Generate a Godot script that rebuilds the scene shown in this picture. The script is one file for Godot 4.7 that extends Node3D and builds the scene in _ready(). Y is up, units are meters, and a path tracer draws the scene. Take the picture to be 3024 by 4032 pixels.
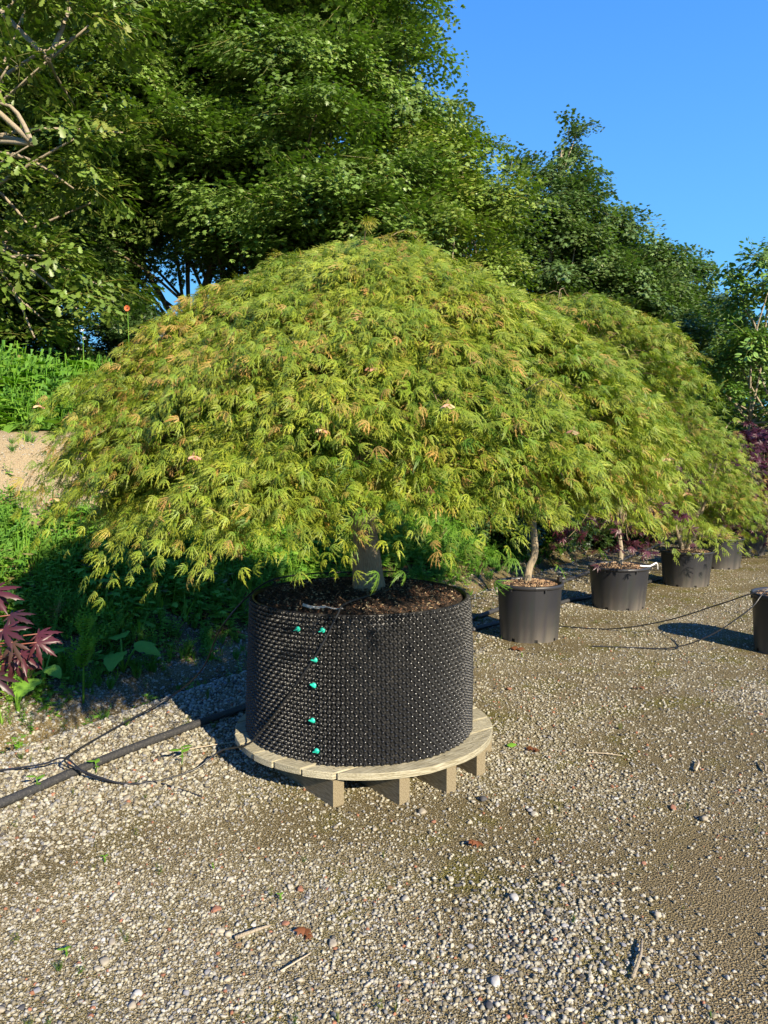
extends Node3D
# A laceleaf maple in a big studded grow pot on a round pallet, in a nursery yard at the foot of a weedy bank.

var used := {}
var rng := RandomNumberGenerator.new()
var bumps := FastNoiseLite.new()
var patches := FastNoiseLite.new()
var M := {}

# ------------------------------------------------------------------ names and tags
func numbered(called: String) -> String:
	if not used.has(called):
		used[called] = 0
		return called
	used[called] += 1
	return "%s_%03d" % [called, used[called]]

func tag(o: Node, label: String, category := "", group := "", kind := "") -> void:
	o.set_meta("label", label)
	if category: o.set_meta("category", category)
	if group: o.set_meta("group", group)
	if kind: o.set_meta("kind", kind)

func thing(called: String, label: String, category: String, at := Vector3.ZERO, group := "") -> Node3D:
	var o := Node3D.new()
	o.name = numbered(called)
	add_child(o)
	o.position = at
	tag(o, label, category, group)
	return o

func obj(called: String, m: Mesh, mat: Material, parent: Node, kind := "") -> MeshInstance3D:
	var o := MeshInstance3D.new()
	o.mesh = m
	o.material_override = mat
	if parent == self:
		o.name = numbered(called)
		add_child(o)
	else:
		o.name = called
		parent.add_child(o, true)
	if kind: o.set_meta("kind", kind)
	return o

class Copies3D:
	var data := PackedFloat32Array()
	func put(b: Basis, o: Vector3, c: Color) -> void:
		data.append_array([b.x.x, b.y.x, b.z.x, o.x, b.x.y, b.y.y, b.z.y, o.y, b.x.z, b.y.z, b.z.z, o.z, c.r, c.g, c.b, 1.0])

func scatter(called: String, m: Mesh, mat: Material, c: Copies3D, parent: Node) -> MultiMeshInstance3D:
	var mm := MultiMesh.new()
	mm.transform_format = MultiMesh.TRANSFORM_3D
	mm.use_colors = true
	mm.mesh = m
	mm.instance_count = c.data.size() / 16
	if mm.instance_count: mm.buffer = c.data
	var o := MultiMeshInstance3D.new()
	o.multimesh = mm
	o.material_override = mat
	o.name = numbered(called) if parent == self else called
	parent.add_child(o, true)
	o.set_meta("kind", "stuff")
	return o

# ------------------------------------------------------------------ mesh helpers (faces given counter-clockwise)
func st_new(smooth := true) -> SurfaceTool:
	var st := SurfaceTool.new()
	st.begin(Mesh.PRIMITIVE_TRIANGLES)
	st.set_smooth_group(0 if smooth else -1)
	st.set_color(Color.WHITE)
	return st

func tri(st: SurfaceTool, a: Vector3, b: Vector3, c: Vector3) -> void:
	st.add_vertex(a); st.add_vertex(c); st.add_vertex(b)

func quad(st: SurfaceTool, a: Vector3, b: Vector3, c: Vector3, d: Vector3) -> void:
	tri(st, a, b, c); tri(st, a, c, d)

func done(st: SurfaceTool) -> ArrayMesh:
	st.generate_normals()
	st.index()
	return st.commit()

func box(st: SurfaceTool, b: Basis, o: Vector3, s: Vector3) -> void:
	var h := s / 2.0
	var p := []
	for k in 8:
		p.append(o + b * Vector3(h.x * (1 if k & 1 else -1), h.y * (1 if k & 2 else -1), h.z * (1 if k & 4 else -1)))
	for f in [[0, 2, 3, 1], [4, 5, 7, 6], [0, 1, 5, 4], [2, 6, 7, 3], [0, 4, 6, 2], [1, 3, 7, 5]]:
		quad(st, p[f[0]], p[f[1]], p[f[2]], p[f[3]])

func smooth_path(pts: Array, per := 6) -> PackedVector3Array:
	var out := PackedVector3Array()
	for i in pts.size() - 1:
		var p0: Vector3 = pts[max(i - 1, 0)]
		var p1: Vector3 = pts[i]
		var p2: Vector3 = pts[i + 1]
		var p3: Vector3 = pts[min(i + 2, pts.size() - 1)]
		for k in per:
			out.append(p1.cubic_interpolate(p2, p0, p3, float(k) / per))
	out.append(pts[-1])
	return out

func tube(st: SurfaceTool, path: PackedVector3Array, r0: float, r1: float, sides := 6, wob := 0.0) -> void:
	var rings := []
	var up := Vector3(0.13, 0.9, 0.31).normalized()
	for i in path.size():
		var d := (path[min(i + 1, path.size() - 1)] - path[max(i - 1, 0)]).normalized()
		var x := d.cross(up)
		if x.length() < 0.1: x = d.cross(Vector3.RIGHT)
		x = x.normalized()
		var y := x.cross(d).normalized()
		up = y
		var r := lerpf(r0, r1, float(i) / maxf(1, path.size() - 1))
		var ring := []
		for k in sides:
			var a := TAU * k / sides
			ring.append(path[i] + (x * cos(a) + y * sin(a)) * r * (1.0 + (rng.randf_range(-wob, wob) if wob > 0 else 0.0)))
		rings.append(ring)
	for i in rings.size() - 1:
		for k in sides:
			var n := (k + 1) % sides
			quad(st, rings[i][k], rings[i + 1][k], rings[i + 1][n], rings[i][n])
	for k in sides - 2:
		tri(st, rings[0][0], rings[0][k + 1], rings[0][k + 2])
		tri(st, rings[-1][0], rings[-1][k + 2], rings[-1][k + 1])

# a profile of [radius, height] turned round the y axis
func lathe(st: SurfaceTool, prof: Array, sides: int, flat_breaks := false) -> void:
	for i in prof.size() - 1:
		if flat_breaks: st.set_smooth_group(i)
		for k in sides:
			var a0 := TAU * k / sides
			var a1 := TAU * (k + 1) / sides
			var p: Array = prof[i]
			var q: Array = prof[i + 1]
			var A := Vector3(sin(a0) * p[0], p[1], cos(a0) * p[0])
			var B := Vector3(sin(a1) * p[0], p[1], cos(a1) * p[0])
			var C := Vector3(sin(a1) * q[0], q[1], cos(a1) * q[0])
			var D := Vector3(sin(a0) * q[0], q[1], cos(a0) * q[0])
			if p[0] > 1e-6: tri(st, A, B, C)
			if q[0] > 1e-6: tri(st, A, C, D)

func rand_dir() -> Vector3:
	var v := Vector3(rng.randfn(), rng.randfn(), rng.randfn())
	return v.normalized() if v.length() > 0.001 else Vector3.UP

func facing(f: Vector3, n: Vector3, s: float) -> Basis:
	var y := f.normalized()
	var x := y.cross(n)
	if x.length() < 0.05: x = y.cross(Vector3(0.3, 0.2, 0.9))
	x = x.normalized()
	return Basis(x * s, y * s, x.cross(y) * s)

# ------------------------------------------------------------------ materials
func noise_tex(freq: float, octaves: int, ramp: Array, seed_ := 1, size := 512, kind := FastNoiseLite.TYPE_SIMPLEX_SMOOTH) -> NoiseTexture2D:
	var n := FastNoiseLite.new()
	n.noise_type = kind
	n.seed = seed_
	n.frequency = freq
	n.fractal_octaves = octaves
	n.fractal_gain = 0.6
	var t := NoiseTexture2D.new()
	t.width = size
	t.height = size
	t.seamless = true
	t.noise = n
	if ramp:
		var g := Gradient.new()
		var offs := PackedFloat32Array()
		var cols := PackedColorArray()
		for r in ramp:
			offs.append(r[0])
			cols.append((r[1] as Color).linear_to_srgb())
		g.offsets = offs
		g.colors = cols
		t.color_ramp = g
	return t

func mat(c: Color, rough := 0.7, vc := false) -> StandardMaterial3D:
	var m := StandardMaterial3D.new()
	m.albedo_color = c.linear_to_srgb()
	m.roughness = rough
	m.vertex_color_use_as_albedo = vc
	return m

func textured(m: StandardMaterial3D, t: Texture2D, scale: Vector3, world := true) -> StandardMaterial3D:
	m.albedo_texture = t
	m.uv1_triplanar = true
	m.uv1_world_triplanar = world
	m.uv1_scale = scale
	return m

func relief(m: StandardMaterial3D, t: Texture2D, cm: float) -> StandardMaterial3D:
	m.heightmap_enabled = true
	m.heightmap_texture = t
	m.heightmap_scale = cm
	return m

func leafy(rough: float, pass_: Color, spec := 0.5) -> StandardMaterial3D:
	var m := mat(Color(1, 1, 1), rough, true)
	m.cull_mode = BaseMaterial3D.CULL_DISABLED
	m.backlight_enabled = true
	m.backlight = pass_.linear_to_srgb()
	m.metallic_specular = spec
	return m

func make_materials() -> void:
	var grit := noise_tex(0.13, 5, [[0.0, Color(0.08, 0.07, 0.045)], [0.36, Color(0.28, 0.24, 0.165)], [0.55, Color(0.56, 0.48, 0.34)], [0.72, Color(0.86, 0.77, 0.59)], [1.0, Color(1.0, 0.95, 0.82)]], 3, 1024)
	var grit_h := noise_tex(0.13, 5, [], 3, 1024)
	M.ground = relief(textured(mat(Color(0.70, 0.685, 0.63), 0.95, true), grit, Vector3(0.8, 0.8, 0.8)), grit_h, 1.5)
	M.ground.metallic_specular = 0.2
	M.stone = mat(Color(1, 1, 1), 0.85, true)
	M.stone.metallic_specular = 0.3
	textured(M.stone, noise_tex(0.03, 4, [[0.0, Color(0.6, 0.57, 0.52)], [0.5, Color(0.9, 0.88, 0.85)], [1.0, Color(1, 1, 1)]], 9, 256), Vector3(9, 9, 9))
	M.lace = leafy(0.5, Color(0.62, 0.75, 0.25), 0.45)
	M.leaf = leafy(0.42, Color(0.45, 0.6, 0.12), 0.5)
	M.weed = leafy(0.55, Color(0.55, 0.75, 0.12), 0.35)
	M.red = leafy(0.38, Color(0.5, 0.25, 0.2), 0.45)
	var bark_t := noise_tex(0.02, 5, [[0.0, Color(0.40, 0.36, 0.30)], [0.5, Color(0.75, 0.70, 0.62)], [1.0, Color(1, 1, 1)]], 5, 512)
	var bark_h := noise_tex(0.02, 5, [], 5, 512)
	M.bark = relief(textured(mat(Color(0.42, 0.365, 0.28), 0.9), bark_t, Vector3(14, 2.2, 14), false), bark_h, 0.6)
	M.pale_bark = relief(textured(mat(Color(0.40, 0.34, 0.25), 0.85), bark_t, Vector3(9, 1.6, 9), false), bark_h, 0.5)
	M.dark_bark = relief(textured(mat(Color(0.16, 0.125, 0.075), 0.95), bark_t, Vector3(3, 0.6, 3), false), bark_h, 1.0)
	M.twig = mat(Color(0.22, 0.16, 0.085), 0.7)
	var wood_t := noise_tex(0.02, 5, [[0.0, Color(0.30, 0.26, 0.17)], [0.42, Color(0.62, 0.57, 0.43)], [0.6, Color(0.8, 0.75, 0.6)], [1.0, Color(1, 0.97, 0.85)]], 12, 512)
	M.wood = relief(textured(mat(Color(0.53, 0.515, 0.455), 0.85), wood_t, Vector3(1.1, 14, 14), false), noise_tex(0.02, 5, [], 12, 512), 0.35)
	M.wood_b = relief(textured(mat(Color(0.44, 0.425, 0.37), 0.85), wood_t, Vector3(0.9, 12, 12), false), noise_tex(0.02, 5, [], 12, 512), 0.35)
	M.bearer = textured(mat(Color(0.27, 0.235, 0.18), 0.9), wood_t, Vector3(16, 16, 1.5), false)
	M.stud = mat(Color(0.012, 0.012, 0.013), 0.24, false)
	M.stud.metallic_specular = 0.55
	var dust := noise_tex(0.012, 4, [[0.0, Color(0.010, 0.010, 0.011)], [0.55, Color(0.016, 0.015, 0.015)], [0.8, Color(0.045, 0.040, 0.034)], [1.0, Color(0.10, 0.09, 0.07)]], 21, 512)
	M.open_stud = mat(Color(0.016, 0.016, 0.016), 0.5)
	M.nail = mat(Color(0.06, 0.045, 0.035), 0.6)
	M.grow = textured(mat(Color(1, 1, 1), 0.4), dust, Vector3(2, 2, 2), false)
	M.pot = textured(mat(Color(1, 1, 1), 0.42, true), noise_tex(0.06, 5, [[0.0, Color(0.8, 0.8, 0.8)], [0.6, Color(1, 1, 1)], [0.72, Color(1.0, 1.0, 1.0)], [1.0, Color(1, 1, 1)]], 22, 512), Vector3(4, 4, 4), false)
	M.hose = mat(Color(0.018, 0.018, 0.02), 0.38)
	var hose_t := noise_tex(0.05, 4, [[0.0, Color(0.022, 0.022, 0.025)], [0.55, Color(0.035, 0.035, 0.037)], [0.8, Color(0.09, 0.085, 0.075)], [1.0, Color(0.2, 0.18, 0.15)]], 24, 256)
	M.pipe = textured(mat(Color(1, 1, 1), 0.55), hose_t, Vector3(6, 6, 6))
	M.peg = mat(Color(0.02, 0.46, 0.34), 0.35)
	M.soil = relief(textured(mat(Color(1, 1, 1), 0.95), noise_tex(0.12, 4, [[0.0, Color(0.01, 0.008, 0.006)], [0.5, Color(0.035, 0.022, 0.014)], [0.7, Color(0.08, 0.045, 0.025)], [0.86, Color(0.2, 0.13, 0.07)], [1.0, Color(0.5, 0.42, 0.3)]], 31, 512), Vector3(2.2, 2.2, 2.2)), noise_tex(0.12, 4, [], 31, 512), 1.5)
	M.chips = mat(Color(1, 1, 1), 0.9, true)
	M.white = mat(Color(0.75, 0.74, 0.72), 0.5)
	M.samara = leafy(0.5, Color(0.6, 0.4, 0.3), 0.4)

# ------------------------------------------------------------------ the lie of the land
const PIPE_A := Vector2(-1.63, -3.25)
const ALONG := Vector2(0.5405, -0.8413)
const ACROSS := Vector2(-0.8413, -0.5405)

func bank_s(x: float, z: float) -> float:
	return (Vector2(x, z) - PIPE_A).dot(ACROSS)

func bank_t(x: float, z: float) -> float:
	return (Vector2(x, z) - PIPE_A).dot(ALONG)

func land(x: float, z: float) -> float:
	var s := bank_s(x, z)
	var t := bank_t(x, z)
	var h := bumps.get_noise_2d(x * 3.0, z * 3.0) * 0.012
	if s < 0.3:
		# low heap of loose gravel in the foreground
		var g := Vector2(x - 0.62, (z + 2.38) * 0.9).length()
		h += 0.03 * exp(-g * g / 0.10)
		return h
	h -= 0.17 * exp(-pow((s - 0.78) / 0.17, 2.0))
	h += 0.03 * smoothstep(0.35, 0.55, s) * (1.0 - smoothstep(0.55, 0.7, s))
	var rise := 0.42 * smoothstep(1.0, 1.9, s) + 0.62 * smoothstep(1.6, 2.7, s) + 0.62 * smoothstep(2.4, 3.6, s) + 0.35 * smoothstep(3.6, 7.0, s)
	var fall := lerpf(1.0, 0.45, smoothstep(4.0, 9.0, t))
	h += rise * fall
	h += bumps.get_noise_2d(x * 0.9 + 40.0, z * 0.9) * 0.16 * smoothstep(1.0, 2.2, s)
	return h

func heap(x: float, z: float) -> float:
	# how far a spot belongs to the bare sandy heap on the bank
	var s := bank_s(x, z)
	var t := bank_t(x, z)
	return smoothstep(2.4, 2.6, s + 0.45 * bumps.get_noise_2d(x * 6, z * 6)) * (1.0 - smoothstep(3.55, 3.75, s - 0.10 * t + 0.5 * bumps.get_noise_2d(x * 6 + 20.0, z * 6))) * (1.0 - smoothstep(2.6, 3.4, t))

func grid_lines(lo: float, hi: float, near_lo: float, near_hi: float, step: float) -> PackedFloat32Array:
	var out := PackedFloat32Array()
	var v := near_lo
	while v <= near_hi + 1e-4:
		out.append(v)
		v += step
	var d := step
	v = near_hi
	while v < hi:
		d *= 1.25
		v = minf(v + d, hi)
		out.append(v)
	d = step
	v = near_lo
	while v > lo:
		d *= 1.25
		v = maxf(v - d, lo)
		out.insert(0, v)
	return out

func ground_tint(x: float, z: float, s: float) -> Color:
	var c := Color(0.62, 0.595, 0.475)
	var n := patches.get_noise_2d(x * 1.0, z * 1.0)
	var n2 := patches.get_noise_2d(x * 3.1 + 50, z * 3.1)
	c = c.lerp(Color(0.42, 0.385, 0.28), clampf(0.45 + n * 1.6, 0, 1) * 0.75)
	c = c.lerp(Color(0.40, 0.42, 0.15), clampf((n2 - 0.12) * 2.4, 0, 0.8) * smoothstep(-1.5, 0.6, x + z * -0.12))
	# worn bare earth at the right, in front
	c = c.lerp(Color(0.52, 0.475, 0.375), smoothstep(0.55, 1.15, x + (z + 2.6) * 0.25) * smoothstep(-4.2, -2.6, z))
	if s > 1.0:
		var sand := heap(x, z)
		var earth := Color(0.20, 0.155, 0.105).lerp(Color(0.4, 0.34, 0.26), clampf(n2 * 1.5 + 0.3, 0, 1))
		c = c.lerp(earth, smoothstep(1.0, 1.3, s)).lerp(Color(0.98, 0.89, 0.78), sand)
	elif s > 0.45:
		c = c.lerp(Color(0.25, 0.20, 0.09), 0.75 * exp(-pow((s - 0.78) / 0.2, 2.0)))
	return c

func make_ground() -> void:
	var xs := grid_lines(-70, 70, -5.0, 4.6, 0.055)
	var zs := grid_lines(-110, 14, -10.0, -1.4, 0.055)
	var yard := SurfaceTool.new()
	yard.begin(Mesh.PRIMITIVE_TRIANGLES)
	var bank := SurfaceTool.new()
	bank.begin(Mesh.PRIMITIVE_TRIANGLES)
	for st in [yard, bank]:
		for z in zs:
			for x in xs:
				var s := bank_s(x, z)
				st.set_color(ground_tint(x, z, s))
				st.add_vertex(Vector3(x, land(x, z), z))
	var w := xs.size()
	for j in zs.size() - 1:
		for i in w - 1:
			var st := bank if bank_s((xs[i] + xs[i + 1]) / 2, (zs[j] + zs[j + 1]) / 2) > 1.05 else yard
			var a := j * w + i
			for k in [a, a + 1, a + w, a + 1, a + w + 1, a + w]:
				st.add_index(k)
	for pair in [[yard, "gravel_yard", "compacted gravel yard with bare earth and moss patches", "ground"], [bank, "earth_bank", "earth bank rising behind the ditch with a bare sandy heap", "bank"]]:
		var st: SurfaceTool = pair[0]
		st.generate_normals()
		var o := obj(pair[1], st.commit(), M.ground, self)
		tag(o, pair[2], pair[3], "", "structure")

# ------------------------------------------------------------------ stones
func pebble_mesh(seed_: int, finer: bool) -> ArrayMesh:
	var r := RandomNumberGenerator.new()
	r.seed = seed_
	var base := SphereMesh.new()
	base.radius = 1.0
	base.height = 2.0
	base.radial_segments = 10 if finer else 7
	base.rings = 5 if finer else 3
	var arr := base.get_mesh_arrays()
	var v: PackedVector3Array = arr[Mesh.ARRAY_VERTEX]
	var n := FastNoiseLite.new()
	n.seed = seed_
	n.frequency = 0.7
	var cuts := []
	for k in 8:
		cuts.append([Vector3(r.randfn(), r.randfn(), r.randfn()).normalized(), r.randf_range(0.42, 0.8)])
	for i in v.size():
		var p := v[i]
		p *= 1.0 + 0.35 * n.get_noise_3dv(p * 1.3)
		for c in cuts:
			var d: float = p.dot(c[0]) - c[1]
			if d > 0: p -= c[0] * d * 0.85
		v[i] = p * (Vector3(1.0, 0.52, 0.80) if finer else Vector3(1.0, 0.66, 0.82))
	if seed_ % 2 == 0 and not finer:
		var idx: PackedInt32Array = arr[Mesh.ARRAY_INDEX]
		var fs := st_new(false)
		for i in range(0, idx.size(), 3):
			var a := v[idx[i]] * Vector3(1, 0.8, 1)
			var b := v[idx[i + 1]] * Vector3(1, 0.8, 1)
			var c := v[idx[i + 2]] * Vector3(1, 0.8, 1)
			if (b - a).cross(c - a).length() > 1e-5:
				fs.add_vertex(a); fs.add_vertex(b); fs.add_vertex(c)
		return done(fs)
	arr[Mesh.ARRAY_VERTEX] = v
	var m := ArrayMesh.new()
	m.add_surface_from_arrays(Mesh.PRIMITIVE_TRIANGLES, arr)
	var st := SurfaceTool.new()
	st.create_from(m, 0)
	st.generate_normals()
	return st.commit()

func stone_color() -> Color:
	var k := rng.randf()
	var v := rng.randf_range(0.75, 1.1)
	if k < 0.40: return Color(0.40, 0.38, 0.30) * v
	if k < 0.52: return Color(0.42, 0.41, 0.365) * v
	if k < 0.86: return Color(0.235, 0.21, 0.15) * v
	if k < 0.93: return Color(0.24, 0.24, 0.24) * v
	if k < 0.985: return Color(0.09, 0.085, 0.08) * v
	return Color(0.32, 0.15, 0.09) * v

func gravel_density(x: float, z: float, s: float) -> float:
	var n := patches.get_noise_2d(x * 1.0, z * 1.0)
	var d := clampf(0.66 - n * 1.0, 0.36, 1.0)
	d = maxf(d, 1.0 * exp(-pow(Vector2(x - 0.55, (z + 2.32) * 0.8).length() / 0.34, 2.0)))
	d = maxf(d, 0.9 * exp(-pow(Vector2(x - 0.0, (z + 2.1)).length() / 0.5, 2.0)))
	d *= 1.0 - 0.72 * smoothstep(0.62, 1.1, x + (z + 2.6) * 0.25) * smoothstep(-4.2, -2.6, z)
	# the left strip by the pipe is loose clean gravel
	d = maxf(d, 0.95 * smoothstep(-0.75, -0.1, s) * (1.0 - smoothstep(3.0, 5.0, bank_t(x, z))))
	if s > 0.5:
		d *= clampf(1.0 - (s - 0.5) * 0.35, 0.12, 1.0)
		d = maxf(d, 0.75 * heap(x, z))
	return d

func make_gravel() -> void:
	rng.seed = 79
	var meshes := []
	var bins := []
	for k in 6:
		meshes.append(pebble_mesh(100 + k, false))
		bins.append(Copies3D.new())
	# [nearest z, farthest z, tries, smallest, largest radius]
	for zone in [[-1.5, -3.2, 150000, 0.0017, 0.0105], [-3.2, -5.2, 150000, 0.0023, 0.012], [-5.2, -8.5, 100000, 0.0036, 0.013], [-8.5, -14.0, 36000, 0.006, 0.015]]:
		for i in int(zone[2]):
			var z := rng.randf_range(zone[1], zone[0])
			var x := rng.randf_range(-1, 1) * (0.56 * absf(z) + 0.3)
			var s := bank_s(x, z)
			if s > 3.4 or rng.randf() > gravel_density(x, z, s): continue
			var u := rng.randf()
			var r: float = zone[3] + (zone[4] - zone[3]) * pow(u, 4.5)
			if s > -0.6 and s < 1.2: r *= 1.45
			if Vector2(x - 0.55, (z + 2.32) * 0.8).length() < 0.42: r *= 1.18
			var c := stone_color()
			if s > 1.3 and heap(x, z) < 0.4: c = c.lerp(Color(0.3, 0.25, 0.18), 0.6)
			var b := Basis(Vector3.UP, rng.randf() * TAU) * Basis(Vector3.RIGHT, rng.randf_range(-0.5, 0.5))
			b = b.scaled(Vector3(r, r * rng.randf_range(0.75, 1.2), r))
			bins[rng.randi() % 6].put(b, Vector3(x, land(x, z) + r * rng.randf_range(-0.05, 0.45), z), c)
	for k in 6:
		var o := scatter("gravel", meshes[k], M.stone, bins[k], self)
		tag(o, "pale loose gravel lying all over the yard", "gravel", "loose gravel of the yard", "stuff")

func make_stones() -> void:
	rng.seed = 80
	var yard := get_node("gravel_yard")
	var mm := []
	for k in 7: mm.append(pebble_mesh(300 + k, true))
	var mats := []
	for c in [Color(0.43, 0.40, 0.33), Color(0.45, 0.44, 0.41), Color(0.33, 0.295, 0.23), Color(0.40, 0.36, 0.28), Color(0.25, 0.25, 0.26), Color(0.30, 0.15, 0.10), Color(0.08, 0.08, 0.085)]:
		var m: StandardMaterial3D = M.stone.duplicate()
		m.albedo_color = c.linear_to_srgb()
		m.vertex_color_use_as_albedo = false
		mats.append(m)
	var n := 0
	while n < 260:
		var near := rng.randf()
		var z := -1.75 - 3.6 * near * near
		var x := rng.randf_range(-1, 1) * (0.5 * absf(z) + 0.1)
		var s := bank_s(x, z)
		if n < 60:
			x = 0.5 + rng.randfn() * 0.33
			z = -2.25 + rng.randfn() * 0.22
			s = bank_s(x, z)
		elif n < 100:
			var t := rng.randf_range(-0.5, 1.6)
			s = rng.randf_range(-0.2, 0.75)
			x = PIPE_A.x + ALONG.x * t + ACROSS.x * s
			z = PIPE_A.y + ALONG.y * t + ACROSS.y * s
		if s > 0.6 or Vector2(x + 0.1, z + 3.89).length() < 0.72 or absf(s) < 0.05: continue
		if rng.randf() > gravel_density(x, z, s) + 0.25: continue
		var r := rng.randf_range(0.008, 0.014) if rng.randf() < 0.8 else rng.randf_range(0.013, 0.022)
		if z < -3.0: r *= 1.25
		var o := obj("stone", mm[rng.randi() % 7], mats[[0, 0, 0, 1, 1, 2, 2, 3, 3, 4, 0, 2, 3, 5, 6, 1][rng.randi() % 16]], yard)
		o.transform = Transform3D((Basis(Vector3.UP, rng.randf() * TAU) * Basis(Vector3.RIGHT, rng.randf_range(-0.35, 0.35))).scaled_local(Vector3(r * rng.randf_range(0.9, 1.3), r * rng.randf_range(0.75, 1.1), r)), Vector3(x, land(x, z) + r * 0.3, z))
		n += 1

# ------------------------------------------------------------------ leaves
# y forward along the leaf, z its upper side, one unit long
func lace_leaf(seed_: int) -> ArrayMesh:
	var r := RandomNumberGenerator.new()
	r.seed = seed_
	var st := st_new()
	var angles := [-86, -56, -28, 0, 28, 56, 86]
	var lengths := [0.42, 0.72, 0.93, 1.0, 0.95, 0.75, 0.45]
	for k in 7:
		var a := deg_to_rad(angles[k] + r.randf_range(-15, 15))
		var L: float = lengths[k] * r.randf_range(0.72, 1.15)
		var bend := r.randf_range(-0.3, 0.3) - 0.5 * sin(a)
		var droop := r.randf_range(0.15, 0.75)
		var mid := []
		var side := []
		for t in [0.0, 0.28, 0.52, 0.76, 1.0]:
			var b: float = a + bend * t
			var d := Vector3(sin(b), cos(b), 0)
			mid.append(d * L * t + Vector3(0, 0, -droop * L * t * t))
			side.append(Vector3(cos(b), -sin(b), 0))
		var w := [0.010, 0.022, 0.026, 0.018, 0.0]
		var tint := []
		for t in [0.0, 0.28, 0.52, 0.76, 1.0]:
			tint.append(Color(0.82, 0.98, 0.9).lerp(Color(1.55, 1.16, 0.85), t * t))
		for i in 4:
			var A: Vector3 = mid[i] - side[i] * w[i]
			var B: Vector3 = mid[i] + side[i] * w[i]
			var C: Vector3 = mid[i + 1] + side[i + 1] * w[i + 1]
			var D: Vector3 = mid[i + 1] - side[i + 1] * w[i + 1]
			st.set_color(tint[i]); st.add_vertex(A)
			st.set_color(tint[i + 1]); st.add_vertex(C)
			st.set_color(tint[i]); st.add_vertex(B)
			if i < 3:
				st.set_color(tint[i]); st.add_vertex(A)
				st.set_color(tint[i + 1]); st.add_vertex(D)
				st.set_color(tint[i + 1]); st.add_vertex(C)
		for i in [1, 2, 3]:
			for sg in [-1.0, 1.0]:
				var ax: Vector3 = (mid[i + 1] - mid[i]).normalized()
				var root: Vector3 = mid[i] + side[i] * w[i] * sg * 0.6
				var tip: Vector3 = root + (side[i] * sg * 0.7 + ax).normalized() * (0.20 if i == 1 else 0.19 if i == 2 else 0.13) * L * r.randf_range(0.8, 1.2) - Vector3(0, 0, 0.03)
				st.set_color(tint[i])
				if sg > 0: tri(st, root - ax * 0.03, tip, root + ax * 0.03)
				else: tri(st, root - ax * 0.03, root + ax * 0.03, tip)
	return done(st)

# a flat lobed leaf from an outline of [angle in degrees, reach] round its middle
func outline_leaf(st: SurfaceTool, b: Basis, o: Vector3, half: Array, c: Color, curl := 0.15) -> void:
	var pts := []
	for p in half: pts.append(Vector3(p[0], p[1], 0))
	for i in range(half.size() - 2, 0, -1): pts.append(Vector3(-half[i][0], half[i][1], 0))
	for i in pts.size():
		var q: Vector3 = pts[i]
		pts[i] = o + b * Vector3(q.x, q.y, -curl * (q.x * q.x * 2.0 + q.y * q.y * 0.5))
	var mid := o + b * Vector3(0, 0.42, 0.02)
	st.set_color(c)
	for i in pts.size():
		tri(st, mid, pts[(i + 1) % pts.size()], pts[i])

const MAPLE := [[0.0, 0.0], [0.22, 0.06], [0.50, 0.16], [0.27, 0.36], [0.47, 0.66], [0.17, 0.62], [0.0, 1.0]]
const OAK := [[0.0, 0.0], [0.10, 0.16], [0.24, 0.30], [0.14, 0.40], [0.33, 0.60], [0.20, 0.68], [0.24, 0.88], [0.0, 1.0]]
const OVAL := [[0.0, 0.0], [0.17, 0.16], [0.28, 0.42], [0.2, 0.72], [0.0, 1.0]]

# a leafy twig about one unit long: y along the twig, z up
func spray(seed_: int, shape: Array, leaf: float, count: int, spread: float, droop: float) -> ArrayMesh:
	var r := RandomNumberGenerator.new()
	r.seed = seed_
	var st := st_new()
	for i in count:
		var t := pow(r.randf(), 0.8)
		var side := r.randf_range(-1, 1)
		var at := Vector3(side * spread * (0.25 + t * 0.75) * (1.15 - t * 0.6), t, r.randf_range(-0.16, 0.16) - droop * (t * t + side * side * 0.35))
		var f := Vector3(side * 1.3 + r.randf_range(-0.5, 0.5), 0.7 + r.randf_range(-0.5, 0.4), r.randf_range(-0.75, 0.15))
		var n := Vector3(r.randf_range(-0.55, 0.55), r.randf_range(-0.25, 0.75), 1.0)
		var v := r.randf_range(0.75, 1.2)
		outline_leaf(st, facing(f, n, leaf * r.randf_range(0.65, 1.15)), at, shape, Color(v * r.randf_range(0.92, 1.1), v, v * r.randf_range(0.85, 1.05)), 0.2)
	st.set_color(Color(0.9, 0.6, 0.5))
	tube(st, PackedVector3Array([Vector3.ZERO, Vector3(0, 0.5, -droop * 0.25), Vector3(0, 0.95, -droop * 0.9)]), 0.012, 0.004, 3)
	return done(st)

# ------------------------------------------------------------------ laceleaf maples
func profile_r(prof: Array, y: float) -> float:
	for i in prof.size() - 1:
		if y >= prof[i][0] and y <= prof[i + 1][0]:
			return lerpf(prof[i][1], prof[i + 1][1], (y - prof[i][0]) / (prof[i + 1][0] - prof[i][0]))
	return 0.0

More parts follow.
